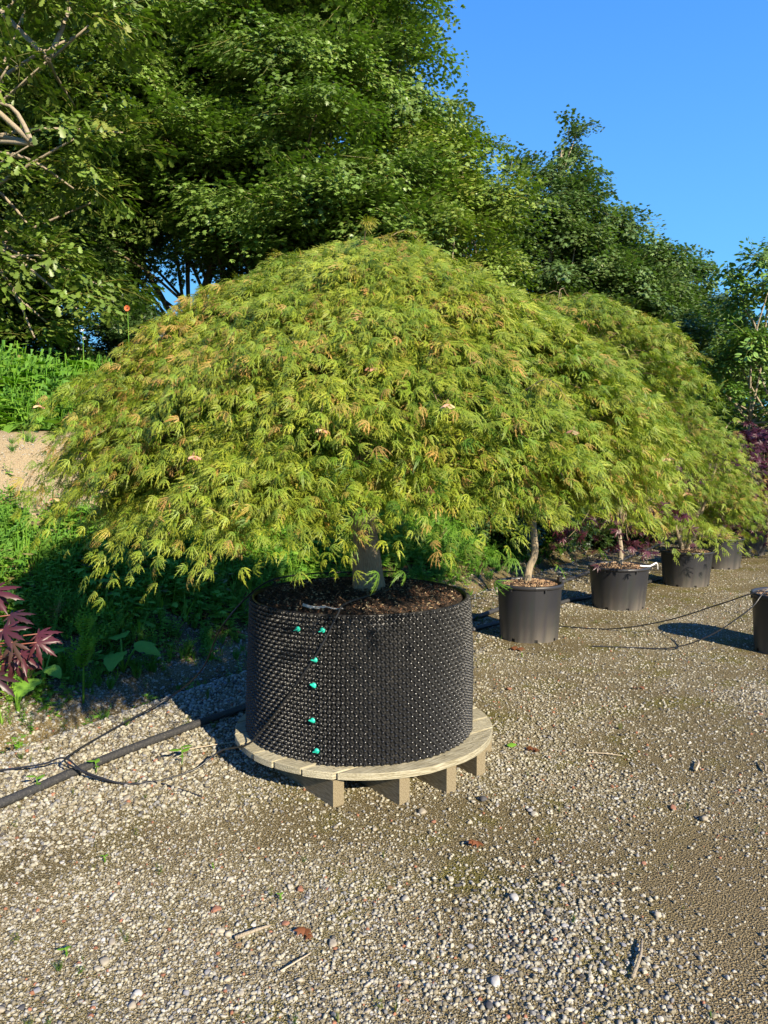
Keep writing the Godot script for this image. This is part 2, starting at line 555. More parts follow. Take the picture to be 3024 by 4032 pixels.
# crown of a laceleaf: many overlapping drooping cushions on a dome, dark inside
func lace_crown(tree: Node3D, prof: Array, lean: Vector2, cushions: int, each: int, size: Vector2, from: Vector3, meshes: Array, material: Material, colors: Array, hem: Callable, twig_r := 0.006) -> Array:
	rng.seed = hash([prof, cushions, each])
	var bins := []
	for m in meshes: bins.append(Copies3D.new())
	var wood := st_new()
	var spots := []
	var y0: float = prof[0][0]
	var y1: float = prof[-1][0]
	var golden := PI * (3.0 - sqrt(5.0))
	# weights so that cushions spread evenly over the dome's area
	var acc := []
	var sum := 0.0
	for k in 60:
		var y := lerpf(y0, y1, (k + 0.5) / 60.0)
		var r := profile_r(prof, y)
		var rn := profile_r(prof, minf(y + (y1 - y0) / 60.0, y1 - 0.001))
		sum += (r + 0.1) * Vector2(rn - r, (y1 - y0) / 60.0).length()
		acc.append(sum)
	for i in cushions:
		var want := sum * (i + 0.5) / cushions
		var k := 0
		while k < 59 and acc[k] < want: k += 1
		var y := lerpf(y0, y1, (k + rng.randf()) / 60.0)
		var a := i * golden + rng.randf_range(-0.25, 0.25)
		var lump := 1.0 + 0.09 * bumps.get_noise_2d(cos(a) * 60.0 + tree.position.x * 90.0, sin(a) * 60.0) + rng.randf_range(-0.13, 0.06)
		var r := profile_r(prof, y) * lump
		var rise := (y - y0) / (y1 - y0)
		var out := Vector3(sin(a), 0, cos(a))
		y += hem.call(a) * (1.0 - smoothstep(0.0, 0.45, (y - y0) / (y1 - y0)))
		var c := out * r + Vector3(lean.x * rise, y, lean.y * rise)
		# thin places where one sees into the crown
		if bumps.get_noise_3d(c.x * 16.0 + 7.0, c.y * 24.0, c.z * 16.0) < -0.24: continue
		var w := rng.randf_range(0.12, 0.29) * (size.y / 0.066) * twig_r / 0.006
		spots.append([c, out, w, rise])
		# the arching branch that carries it
		var p := smooth_path([from, from.lerp(c, 0.4) + Vector3(0, 0.10 + 0.25 * (1.0 - rise), 0), c - out * w * 0.5 + Vector3(0, 0.01, 0), c + out * w * 0.5 - Vector3(0, 0.10 + 0.05 * (1.0 - rise), 0)], 4)
		tube(wood, p, twig_r, twig_r * 0.35, 4)
		var tone := rng.randf()
		var flush: float = smoothstep(0.15, 0.6, bumps.get_noise_2d(c.x * 22.0, c.z * 22.0 + c.y * 22.0) + 0.1)
		for n in each:
			var q := Vector2(rng.randfn(), rng.randfn()) * 0.5
			if q.length() > 1.25: q = q.normalized() * rng.randf()
			var side := Vector3(out.z, 0, -out.x)
			# thin tiered cushion: high in the middle, hanging at its outer rim
			var ahead := q.y + 0.15
			var at := c + out * ahead * w + side * q.x * w * 1.15
			var drop := (q.length_squared() * 0.42 + maxf(0, ahead) * 0.28) * w * lerpf(1.35, 0.75, rise)
			at.y += 0.05 * w - drop + rng.randf_range(-0.10, 0.05) * w - 0.15 * w * rng.randf()
			var f := out * (0.75 + 0.7 * maxf(0, ahead)) + side * (q.x * 0.85 + rng.randf_range(-1.0, 1.0)) + Vector3(0, -0.10 - 0.62 * maxf(0, ahead) * lerpf(1.25, 0.5, rise) + rng.randf_range(-0.55, 0.5), 0)
			var nn := Vector3(0, 1.0, 0) + out * 0.55 + rand_dir() * 1.05
			var col: Color = colors[0].lerp(colors[1], clampf(tone * 0.5 + rng.randf_range(-0.1, 0.65), 0, 1))
			if rng.randf() < 0.06 + 0.22 * flush: col = col.lerp(colors[2], rng.randf_range(0.4, 1.0))
			var v := rng.randf_range(0.78, 1.2)
			bins[rng.randi() % bins.size()].put(facing(f, nn, rng.randf_range(size.x, size.y)), at, col * v)
	# wayward shoots that stand out of the outline
	for i in cushions / 7:
		var s: Array = spots[rng.randi() % spots.size()]
		var o: Vector3 = (s[1] + rand_dir() * 0.35).normalized()
		var a0: Vector3 = s[0] - o * 0.05
		var L := rng.randf_range(0.16, 0.34) * size.y / 0.09
		var p := smooth_path([a0, a0 + o * L * 0.6 + Vector3(0, L * 0.30, 0), a0 + o * L + Vector3(0, L * rng.randf_range(-0.1, 0.3), 0)], 4)
		tube(wood, p, twig_r * 0.45, twig_r * 0.2, 4)
		for k in p.size():
			for q in 2:
				if k > 2: bins[rng.randi() % bins.size()].put(facing(o + rand_dir() * 0.8 - Vector3(0, 0.3, 0), Vector3.UP + rand_dir() * 0.6, rng.randf_range(size.x, size.y)), p[k], colors[1].lerp(colors[2], rng.randf() * 0.5) * rng.randf_range(0.7, 1.05))
	for k in meshes.size():
		scatter("foliage", meshes[k], material, bins[k], tree)
	obj("twig", done(wood), M.twig, tree, "stuff")
	return spots

func samara_mesh(seed_: int) -> ArrayMesh:
	var r := RandomNumberGenerator.new()
	r.seed = seed_
	var st := st_new()
	for k in 3:
		var a := r.randf() * TAU
		var stem := Vector3(sin(a) * 0.4, -0.6 - 0.3 * r.randf(), cos(a) * 0.4)
		st.set_color(Color(0.5, 0.3, 0.15))
		tube(st, PackedVector3Array([Vector3.ZERO, stem]), 0.03, 0.03, 3)
		for sg in [-1.0, 1.0]:
			var d := Vector3(cos(a) * sg, -0.45, -sin(a) * sg).normalized()
			var b := facing(d, Vector3(sin(a), 0.4, cos(a)), 1.0)
			var wing := [Vector3(0, 0, 0), Vector3(0.16, 0.25, 0.05), Vector3(0.26, 0.7, 0.02), Vector3(0.12, 1.05, 0), Vector3(-0.08, 0.9, 0), Vector3(-0.10, 0.3, 0.04)]
			st.set_color(Color(0.58, 0.44, 0.22) if r.randf() < 0.6 else Color(0.55, 0.27, 0.18))
			for i in range(1, 5):
				tri(st, stem + b * wing[0], stem + b * wing[i], stem + b * wing[i + 1])
	return done(st)

func maple_trunk(tree: Node3D, pts: Array, r0: float, r1: float, m: Material, flare := true) -> void:
	var st := st_new()
	var p := smooth_path(pts, 6)
	tube(st, p, r0, r1, 14, 0.03)
	obj("trunk", done(st), m, tree)
	if flare:
		var st2 := st_new()
		for k in 5:
			var a := TAU * k / 5 + 0.4
			var o := Vector3(sin(a), 0, cos(a))
			tube(st2, smooth_path([pts[0] + o * r0 * 0.55 + Vector3(0, 0.10, 0), pts[0] + o * r0 * 0.85 + Vector3(0, 0.03, 0), pts[0] + o * r0 * 1.4 - Vector3(0, 0.02, 0)], 3), r0 * 0.42, r0 * 0.2, 6)
		obj("root_flare", done(st2), m, tree)

# ------------------------------------------------------------------ pots
func soil_disc(parent: Node, r: float, y: float, mound: float, m: Material) -> void:
	var st := st_new()
	var rings := 14
	var sides := 48
	var P := func(i: int, k: int) -> Vector3:
		var rr := r * i / rings
		var a := TAU * k / sides
		var p := Vector3(sin(a) * rr, 0, cos(a) * rr)
		return p + Vector3(0, y + mound * (1.0 - pow(rr / r, 2.0)) + bumps.get_noise_2d(p.x * 40.0 + 9, p.z * 40.0) * 0.014, 0)
	for i in rings:
		for k in sides:
			var a: Vector3 = P.call(i, k)
			var b: Vector3 = P.call(i + 1, k)
			var c: Vector3 = P.call(i + 1, (k + 1) % sides)
			var d: Vector3 = P.call(i, (k + 1) % sides)
			tri(st, a, b, c)
			if i > 0: tri(st, a, c, d)
	obj("soil", done(st), m, parent)

func chip_mesh() -> ArrayMesh:
	var st := st_new(false)
	box(st, Basis(Vector3(0, 0, 1), 0.1), Vector3.ZERO, Vector3(2.0, 0.35, 0.9))
	return done(st)

func chips(parent: Node, r: float, y: float, mound: float, n: int, cols: Array, size: float) -> void:
	var b := Copies3D.new()
	for i in n:
		var rr := r * sqrt(rng.randf()) * 0.97
		var a := rng.randf() * TAU
		var s := size * rng.randf_range(0.4, 1.3)
		b.put(Basis.from_euler(Vector3(rng.randfn() * 0.5, rng.randf() * TAU, rng.randfn() * 0.5)).scaled(Vector3(s, s, s)), Vector3(sin(a) * rr, y + mound * (1.0 - pow(rr / r, 2.0)) + rng.randf_range(0.0, 0.012), cos(a) * rr), cols[rng.randi() % cols.size()] * rng.randf_range(0.7, 1.2))
	scatter("wood_chip", M.chip_mesh, M.chips, b, parent)

func plastic_pot(label: String, at: Vector3, r_top: float, r_low: float, h: float, dark_soil := false) -> Node3D:
	var pot := thing("plant_pot", label, "plant pot", at, "black plastic pots in the row")
	# wall, with dust thicker towards the bottom as a stain of its own
	var st := st_new()
	var sides := 56
	var levels := [[r_low, 0.0], [lerpf(r_low, r_top, 0.06), 0.06], [lerpf(r_low, r_top, 0.3), 0.3], [lerpf(r_low, r_top, 0.62), 0.62], [lerpf(r_low, r_top, 0.93), 0.93]]
	for i in levels.size() - 1:
		for k in sides:
			if i == 0 and k % 7 == 0: continue    # drain slots
			var cs := []
			for q in [[i, k], [i, k + 1], [i + 1, k + 1], [i + 1, k]]:
				var a: float = TAU * q[1] / sides
				var L: Array = levels[q[0]]
				var dusty: float = clampf(pow(1.0 - L[1], 3.4) * (0.8 + bumps.get_noise_2d(sin(a) * 50.0 + at.x * 70.0, cos(a) * 50.0)), 0, 1)
				st.set_color(Color(0.022, 0.023, 0.026).lerp(Color(0.17, 0.15, 0.125), dusty * 0.75))
				cs.append([Vector3(sin(a) * L[0], L[1] * h, cos(a) * L[0]), Color(0.022, 0.023, 0.026).lerp(Color(0.16, 0.14, 0.115), dusty * 0.7)])
			for q in [0, 2, 1, 0, 3, 2]:
				st.set_color(cs[q][1])
				st.add_vertex(cs[q][0])
	st.set_color(Color(0.02, 0.02, 0.02))
	for i in levels.size() - 1:
		for k in sides:
			var a0 := TAU * k / sides
			var a1 := TAU * (k + 1) / sides
			var ra: float = levels[i][0] - 0.008
			var rb: float = levels[i + 1][0] - 0.008
			quad(st, Vector3(sin(a1) * ra, levels[i][1] * h + 0.003, cos(a1) * ra), Vector3(sin(a0) * ra, levels[i][1] * h + 0.003, cos(a0) * ra), Vector3(sin(a0) * rb, levels[i + 1][1] * h, cos(a0) * rb), Vector3(sin(a1) * rb, levels[i + 1][1] * h, cos(a1) * rb))
	obj("wall", done(st), M.pot, pot)
	st = st_new()
	st.set_color(Color(0.03, 0.031, 0.034))
	var rl := lerpf(r_low, r_top, 0.93)
	lathe(st, [[rl - 0.001, h * 0.925], [r_top + 0.004, h * 0.93], [r_top + 0.012, h * 0.95], [r_top + 0.013, h * 0.985], [r_top + 0.008, h], [r_top - 0.006, h], [r_top - 0.012, h * 0.97], [r_top - 0.014, h * 0.9]], sides)
	obj("rim", done(st), M.pot, pot)
	for k in 6:
		st = st_new(false)
		var a := TAU * k / 6 + 0.3
		box(st, Basis(Vector3.UP, a), Vector3(sin(a) * (r_top + 0.008), h * 0.915, cos(a) * (r_top + 0.008)), Vector3(0.012, 0.022, 0.012))
		obj("rim_lug", done(st), M.hose, pot)
	soil_disc(pot, r_top - 0.012, h * 0.93, 0.035, M.soil)
	chips(pot, r_top - 0.02, h * 0.935, 0.035, 900, [Color(0.34, 0.22, 0.12), Color(0.24, 0.14, 0.08), Color(0.45, 0.31, 0.18), Color(0.12, 0.07, 0.04)], 0.008)
	return pot

# the soft sheet sags and bulges a little
func bulge(a: float, y: float) -> float:
	return 0.0055 * sin(2.0 * a + 1.0) + 0.004 * sin(3.0 * a + y * 7.0) + 0.007 * sin(PI * clampf(y / 0.655, 0, 1))

func make_grow_pot(at: Vector3) -> void:
	rng.seed = 81
	var h := 0.655
	var rl := 0.557
	var rt := 0.535
	var pot := thing("grow_pot", "huge black studded container on the round wooden pallet", "plant container", at)
	var st := st_new()
	var around_n := 128
	var prof := [[rl, 0.0], [lerpf(rl, rt, 0.12), h * 0.12], [lerpf(rl, rt, 0.3), h * 0.3], [lerpf(rl, rt, 0.5), h * 0.5], [lerpf(rl, rt, 0.7), h * 0.7], [lerpf(rl, rt, 0.88), h * 0.88], [rt, h], [rt - 0.004, h + 0.004], [rt - 0.010, h], [rt - 0.012, h - 0.10]]
	for i in prof.size() - 1:
		for k in around_n:
			var cs := []
			for q in [[i, k], [i, k + 1], [i + 1, k + 1], [i + 1, k]]:
				var a: float = TAU * (q[1] % around_n) / around_n
				var r: float = prof[q[0]][0] + bulge(a, prof[q[0]][1])
				cs.append(Vector3(sin(a) * r, prof[q[0]][1], cos(a) * r))
			quad(st, cs[0], cs[1], cs[2], cs[3])
	obj("wall", done(st), M.grow, pot)
	# open cones and closed knobs standing out of the wall
	var cone := st_new()
	cone.set_smooth_group(0)
	lathe(cone, [[0.0125, -0.001], [0.0095, 0.005], [0.0068, 0.0135], [0.0058, 0.0145]], 8)
	cone.set_smooth_group(1)
	lathe(cone, [[0.0058, 0.0145], [0.0045, 0.0135], [0.004, 0.004], [0.0, 0.004]], 8)
	var knob := st_new()
	lathe(knob, [[0.0095, -0.001], [0.0082, 0.004], [0.0055, 0.0078], [0.0028, 0.0094], [0.0, 0.0098]], 9)
	var cones := Copies3D.new()
	var knobs := Copies3D.new()
	var around := 92
	var rows := 34
	for j in rows:
		var y := (j + 0.5) / rows * h
		var r := lerpf(rl, rt, y / h)
		for k in around * 2:
			var a := TAU * (k * 0.5) / around
			# the sheet overlaps itself at the seam
			var lift := 0.009 if a > 5.985 and a < 6.20 else 0.0
			var out := Vector3(sin(a), 0.0, cos(a))
			var b := facing(out, Vector3.UP, rng.randf_range(0.93, 1.05))
			b = b * Basis(Vector3.RIGHT, rng.randfn() * 0.05) * Basis(Vector3(0, 0, 1), rng.randfn() * 0.05)
			var p := out * (r + bulge(a, y) + lift + rng.randfn() * 0.0006) + Vector3(0, y + rng.randfn() * 0.0006, 0)
			if (k + j) % 2 == 0: cones.put(b, p, Color.WHITE)
			else: knobs.put(b, p, Color.WHITE)
	scatter("open_stud", done(cone), M.open_stud, cones, pot)
	scatter("closed_stud", done(knob), M.stud, knobs, pot)
	# angle round the pot (0 towards the camera), height
	for p in [[-0.475, 0.588], [-0.262, 0.592], [-0.318, 0.462], [-0.325, 0.352], [-0.335, 0.196], [-0.305, 0.062]]:
		var a: float = p[0]
		var out := Vector3(sin(a), 0, cos(a))
		var r := lerpf(rl, rt, p[1] / h) + 0.017
		var s := st_new()
		var roll := rng.randf_range(-0.6, 0.6)
		var b := facing(out, Vector3(sin(roll), cos(roll), 0), 1.0)
		var head := []
		for k in 14:
			var g := TAU * k / 14
			head.append(Vector3(cos(g) * 0.0145, 0, sin(g) * 0.0145))
		for k in 14:
			var n := (k + 1) % 14
			tri(s, b * Vector3(0, 0.004, 0), b * (head[n] + Vector3(0, 0.004, 0)), b * (head[k] + Vector3(0, 0.004, 0)))
			quad(s, b * head[k], b * (head[k] + Vector3(0, 0.004, 0)), b * (head[n] + Vector3(0, 0.004, 0)), b * head[n])
		var o := obj("screw_peg", done(s), M.peg, pot)
		o.position = out * (r + bulge(a, p[1])) + Vector3(0, p[1], 0)
		o.scale = Vector3.ONE * 0.82
		var fin := st_new(false)
		box(fin, b, b * Vector3(0, 0.011, 0), Vector3(0.034, 0.014, 0.004))
		box(fin, b, b * Vector3(0, -0.012, 0), Vector3(0.007, 0.024, 0.007))
		var o2 := obj("fin", done(fin), M.peg, o)
		o2.position = Vector3.ZERO
	soil_disc(pot, rt - 0.009, h - 0.014, 0.05, M.soil)
	chips(pot, rt - 0.02, h - 0.012, 0.05, 3800, [Color(0.09, 0.045, 0.025), Color(0.14, 0.065, 0.035), Color(0.06, 0.035, 0.02), Color(0.2, 0.115, 0.06), Color(0.42, 0.33, 0.2), Color(0.04, 0.025, 0.016)], 0.006)

func make_pallet(at: Vector3) -> void:
	var R := 0.64
	var p := thing("round_pallet", "round weathered wooden pallet under the big studded container", "pallet", at)
	p.rotation.y = deg_to_rad(37)
	# boards lie along local x; bearers run across under them
	var edges := [-0.64, -0.52, -0.385, -0.245, -0.105, 0.035, 0.175, 0.315, 0.44, 0.64]
	for i in edges.size() - 1:
		var st := st_new(false)
		var lo: float = edges[i] + 0.007
		var hi: float = edges[i + 1] - 0.007
		var th := 0.030
		var top := rng.randf_range(-0.002, 0.002)
		var L := []
		var steps := 10
		for k in steps + 1:
			var f := lerpf(lo, hi, float(k) / steps)
			var w := sqrt(maxf(0.0004, R * R - f * f)) * (1.0 + (0.006 if i % 2 else 0.0))
			L.append([w, f])
		var c := 0.003
		for k in steps:
			var a: Array = L[k]
			var b: Array = L[k + 1]
			var z0: float = a[1]
			var z1: float = b[1]
			quad(st, Vector3(-a[0] + c, top, z0), Vector3(-b[0] + c, top, z1), Vector3(b[0] - c, top, z1), Vector3(a[0] - c, top, z0))
			quad(st, Vector3(-a[0] + c, top - th, z0), Vector3(a[0] - c, top - th, z0), Vector3(b[0] - c, top - th, z1), Vector3(-b[0] + c, top - th, z1))
			for sg in [-1.0, 1.0]:
				var q := [Vector3(sg * (a[0] - c), top, z0), Vector3(sg * (b[0] - c), top, z1), Vector3(sg * b[0], top - c, z1), Vector3(sg * a[0], top - c, z0), Vector3(sg * b[0], top - th, z1), Vector3(sg * a[0], top - th, z0)]
				if sg > 0:
					quad(st, q[0], q[1], q[2], q[3]); quad(st, q[3], q[2], q[4], q[5])
				else:
					quad(st, q[3], q[2], q[1], q[0]); quad(st, q[5], q[4], q[2], q[3])
		for e in [L[0], L[-1]]:
			var sg := -1.0 if e == L[0] else 1.0
			var A := Vector3(-e[0], top, e[1])
			var B := Vector3(e[0], top, e[1])
			var D := Vector3(0, -th, 0)
			if sg > 0: quad(st, A, A + D, B + D, B)
			else: quad(st, B, B + D, A + D, A)
		var board := obj("board", done(st), M.wood if i % 2 else M.wood_b, p)
		# nails where the board crosses the bearers
		var nails := st_new()
		for x in [-0.447, -0.208, 0.03, 0.272, 0.5]:
			for u in [0.3, 0.7]:
				var z := lerpf(lo, hi, u)
				if x * x + z * z < 0.6 * 0.6:
					for q in 6:
						var g0 := TAU * q / 6
						var g1 := TAU * (q + 1) / 6
						tri(nails, Vector3(x, top + 0.0015, z), Vector3(x + cos(g1) * 0.004, top + 0.001, z - sin(g1) * 0.004), Vector3(x + cos(g0) * 0.004, top + 0.001, z - sin(g0) * 0.004))
						tri(nails, Vector3(x, top + 0.0015, z), Vector3(x + cos(g0) * 0.004, top + 0.001, z - sin(g0) * 0.004), Vector3(x + cos(g1) * 0.004, top + 0.001, z - sin(g1) * 0.004))
		if i != 0: obj("nail_head", done(nails), M.nail, board, "stuff")
	for x in [-0.447, -0.208, 0.03, 0.272, 0.5]:
		var st := st_new(false)
		var half := sqrt(0.625 * 0.625 - x * x)
		box(st, Basis(), Vector3(0, -0.0335 - 0.036 - 0.0245, 0), Vector3(0.056, 0.118, half * 2.0))
		var o := obj("bearer", done(st), M.bearer, p)
		o.position = Vector3(x, -0.002, 0)

# ------------------------------------------------------------------ trees behind
func crown_tree(called: String, label: String, category: String, at: Vector3, stems: Array, lobes: Array, sprays: Array, per: int, scale: Vector2, col: Array, material: Material, group := "", bark: Material = null) -> void:
	rng.seed = label.hash()
	var t := thing(called, label, category, at, group)
	if bark == null: bark = M.dark_bark
	for s in stems:
		var st := st_new()
		tube(st, smooth_path(s[0], 5), s[1], s[1] * 0.3, 9, 0.06)
		obj("trunk", done(st), bark, t)
	var bins := []
	for m in sprays: bins.append(Copies3D.new())
	var limbs := st_new()
	for L in lobes:
		var c: Vector3 = L[0]
		var r: Vector3 = L[1]
		var stem: Array = stems[rng.randi() % stems.size()][0]
		var from: Vector3 = stem[mini(stem.size() - 1, 1 + rng.randi() % (stem.size() - 1))]
		if from.y > c.y + 0.3: from = stem[1]
		tube(limbs, smooth_path([from, from.lerp(c, 0.5) + Vector3(rng.randf_range(-0.2, 0.2), 0.15, rng.randf_range(-0.2, 0.2)), c], 4), 0.030, 0.009, 5)
		var n := int(per * r.x * r.z / 0.8)
		for i in n:
			var d := rand_dir()
			if d.y < -0.35: d.y *= -0.6
			d = d.normalized()
			var depth := rng.randf_range(0.72, 1.05)
			var p := c + d * r * depth
			var f := Vector3(d.x, d.y * 0.55 - 0.12, d.z) + rand_dir() * 0.45
			var up := Vector3(0, 1, 0) + d * 0.55 + rand_dir() * 0.25
			var v := rng.randf_range(0.8, 1.2)
			var cc: Color = col[0].lerp(col[1], rng.randf()) * v
			if rng.randf() < 0.03 and col.size() > 2: cc = cc.lerp(col[2], 0.6)
			var s := rng.randf_range(scale.x, scale.y)
			bins[rng.randi() % bins.size()].put(facing(f, up, s), p - f.normalized() * s * 0.6, cc)
	for k in sprays.size():
		scatter("foliage", sprays[k], material, bins[k], t)
	obj("limb", done(limbs), bark, t, "stuff")

# lobes filling an egg shape round `mid`
func egg(mid: Vector3, rad: Vector3, n: int, size: Vector2, hollow := 0.45) -> Array:
	var out := []
	rng.seed = hash([mid, rad, n])
	for i in n:
		# evenly round the egg, at uneven depths
		var up := 1.0 - 2.0 * (i + 0.5) / n
		var g := i * 2.39996 + rng.randf_range(-0.3, 0.3)
		var d := Vector3(cos(g) * sqrt(1.0 - up * up), up, sin(g) * sqrt(1.0 - up * up))
		var p := mid + d * rad * (rng.randf_range(0.82, 1.05) if i % 3 else pow(rng.randf_range(hollow, 1.0), 0.5))
		var s := rng.randf_range(size.x, size.y)
		out.append([p, Vector3(s, s * rng.randf_range(0.5, 0.75), s)])
	return out

# ------------------------------------------------------------------ weeds
func frond_tuft(seed_: int) -> ArrayMesh:
	var r := RandomNumberGenerator.new()
	r.seed = seed_
	var st := st_new()
	for k in 7:
		var a := r.randf() * TAU
		var o := Vector3(sin(a), 0, cos(a))
		var s := Vector3(cos(a), 0, -sin(a))
		var lean := r.randf_range(0.25, 0.8)
		var H := r.randf_range(0.6, 1.0)
		for i in range(1, 9):
			var t := i / 8.0
			var p := o * lean * t * t * H + Vector3(0, H * t * (1.0 - 0.35 * t * lean), 0)
			var w := 0.20 * sin(PI * minf(t * 0.9 + 0.08, 1.0))
			st.set_color(Color(1, 1, 1) * r.randf_range(0.8, 1.15))
			for sg in [-1.0, 1.0]:
				var tip: Vector3 = p + s * sg * w + o * 0.06 + Vector3(0, 0.05, 0)
				tri(st, p, p + Vector3(0, 0.035, 0) + o * 0.02, tip)
				var m: Vector3 = p.lerp(tip, 0.55)
				tri(st, m, m + Vector3(0, 0.07, 0), tip + Vector3(0, 0.045, 0))
	return done(st)

func forb(seed_: int, shape: Array, leaf: float, n: int) -> ArrayMesh:
	var r := RandomNumberGenerator.new()
	r.seed = seed_
	var st := st_new()
	for stemi in 3:
		var a := r.randf() * TAU
		var lean := Vector3(sin(a), 0, cos(a)) * r.randf_range(0.05, 0.35)
		var H := r.randf_range(0.65, 1.0)
		st.set_color(Color(0.7, 0.85, 0.6))
		tube(st, PackedVector3Array([Vector3.ZERO, lean * 0.4 + Vector3(0, H * 0.5, 0), lean + Vector3(0, H, 0)]), 0.012, 0.005, 3)
		for i in n:
			var t := (i + 0.5) / n
			var g := i * 2.4 + r.randf()
			var o := Vector3(sin(g), 0, cos(g))
			var p := lean * t + Vector3(0, H * t, 0) + o * 0.03
			outline_leaf(st, facing(o + Vector3(0, r.randf_range(-0.3, 0.5), 0), Vector3(0, 1, 0) + rand_of(r) * 0.3, leaf * r.randf_range(0.7, 1.2) * (1.2 - 0.5 * t)), p, shape, Color(1, 1, 1) * r.randf_range(0.8, 1.15), 0.3)
	return done(st)

func rand_of(r: RandomNumberGenerator) -> Vector3:
	return Vector3(r.randf_range(-1, 1), r.randf_range(-1, 1), r.randf_range(-1, 1))

func grass_tuft(seed_: int, n := 16) -> ArrayMesh:
	var r := RandomNumberGenerator.new()
	r.seed = seed_
	var st := st_new()
	for k in n:
		var a := r.randf() * TAU
		var o := Vector3(sin(a), 0, cos(a))
		var s := Vector3(cos(a), 0, -sin(a)) * r.randf_range(0.012, 0.03)
		var H := r.randf_range(0.5, 1.0)
		var lean := r.randf_range(0.1, 0.75)
		st.set_color(Color(1, 1, 1) * r.randf_range(0.8, 1.2))
		var p := []
		for t in [0.0, 0.4, 0.75, 1.0]:
			p.append(o * (0.04 + lean * t * t) * H + Vector3(0, H * t * (1.0 - 0.4 * lean * t), 0))
		quad(st, p[0] - s, p[0] + s, p[1] + s * 0.9, p[1] - s * 0.9)
		quad(st, p[1] - s * 0.9, p[1] + s * 0.9, p[2] + s * 0.6, p[2] - s * 0.6)
		tri(st, p[2] - s * 0.6, p[2] + s * 0.6, p[3])
	return done(st)

# a big broad wavy leaf: y along it
func broad_leaf(seed_: int) -> ArrayMesh:
	var r := RandomNumberGenerator.new()
	r.seed = seed_
	var st := st_new()
	var rows := []
	for i in 9:
		var t := i / 8.0
		var w := 0.40 * pow(sin(PI * pow(t * 0.93 + 0.05, 0.72)), 0.8)
		var row := []
		for j in 7:
			var u := (j - 3) / 3.0
			row.append(Vector3(u * w * (1.0 + 0.06 * sin(i * 2.7 + j)), t, 0.10 * absf(u) * w - 0.35 * t * t + 0.022 * sin(t * 19.0 + absf(u) * 5.0) + r.randf_range(-0.012, 0.012)))
		rows.append(row)
	for i in 8:
		for j in 6:
			st.set_color(Color(1, 1, 1) * (1.12 if j in [2, 3] and i % 2 else 0.95))
			quad(st, rows[i][j], rows[i][j + 1], rows[i + 1][j + 1], rows[i + 1][j])
	return done(st)

func broad_plant(label: String, at: Vector3, n: int, size: float, col: Color, group := "") -> void:
	var t := thing("broadleaf_weed", label, "weed", at, group)
	var m: StandardMaterial3D = M.weed.duplicate()
	m.albedo_color = col.linear_to_srgb()
	for k in n:
		var a := TAU * k / n + rng.randf_range(-0.4, 0.4)
		var o := Vector3(sin(a), 0, cos(a))
		var h := rng.randf_range(0.25, 1.0) * size
		var st := st_new()
		var tip := o * size * rng.randf_range(0.25, 0.6) + Vector3(0, h, 0)
		var s := size * rng.randf_range(0.6, 1.0)
		var leaf := obj("leaf", M.broad[k % 3], m, t)
		leaf.transform = Transform3D(facing(o + Vector3(0, rng.randf_range(-0.15, 0.5), 0), Vector3(0, 1, 0) + o * 0.25 + rand_dir() * 0.25, s), tip)
		tube(st, PackedVector3Array([Vector3.ZERO, tip * 0.5 + Vector3(0, h * 0.12, 0), tip]), 0.008, 0.005, 4)
		obj("stalk", done(st), m, t)

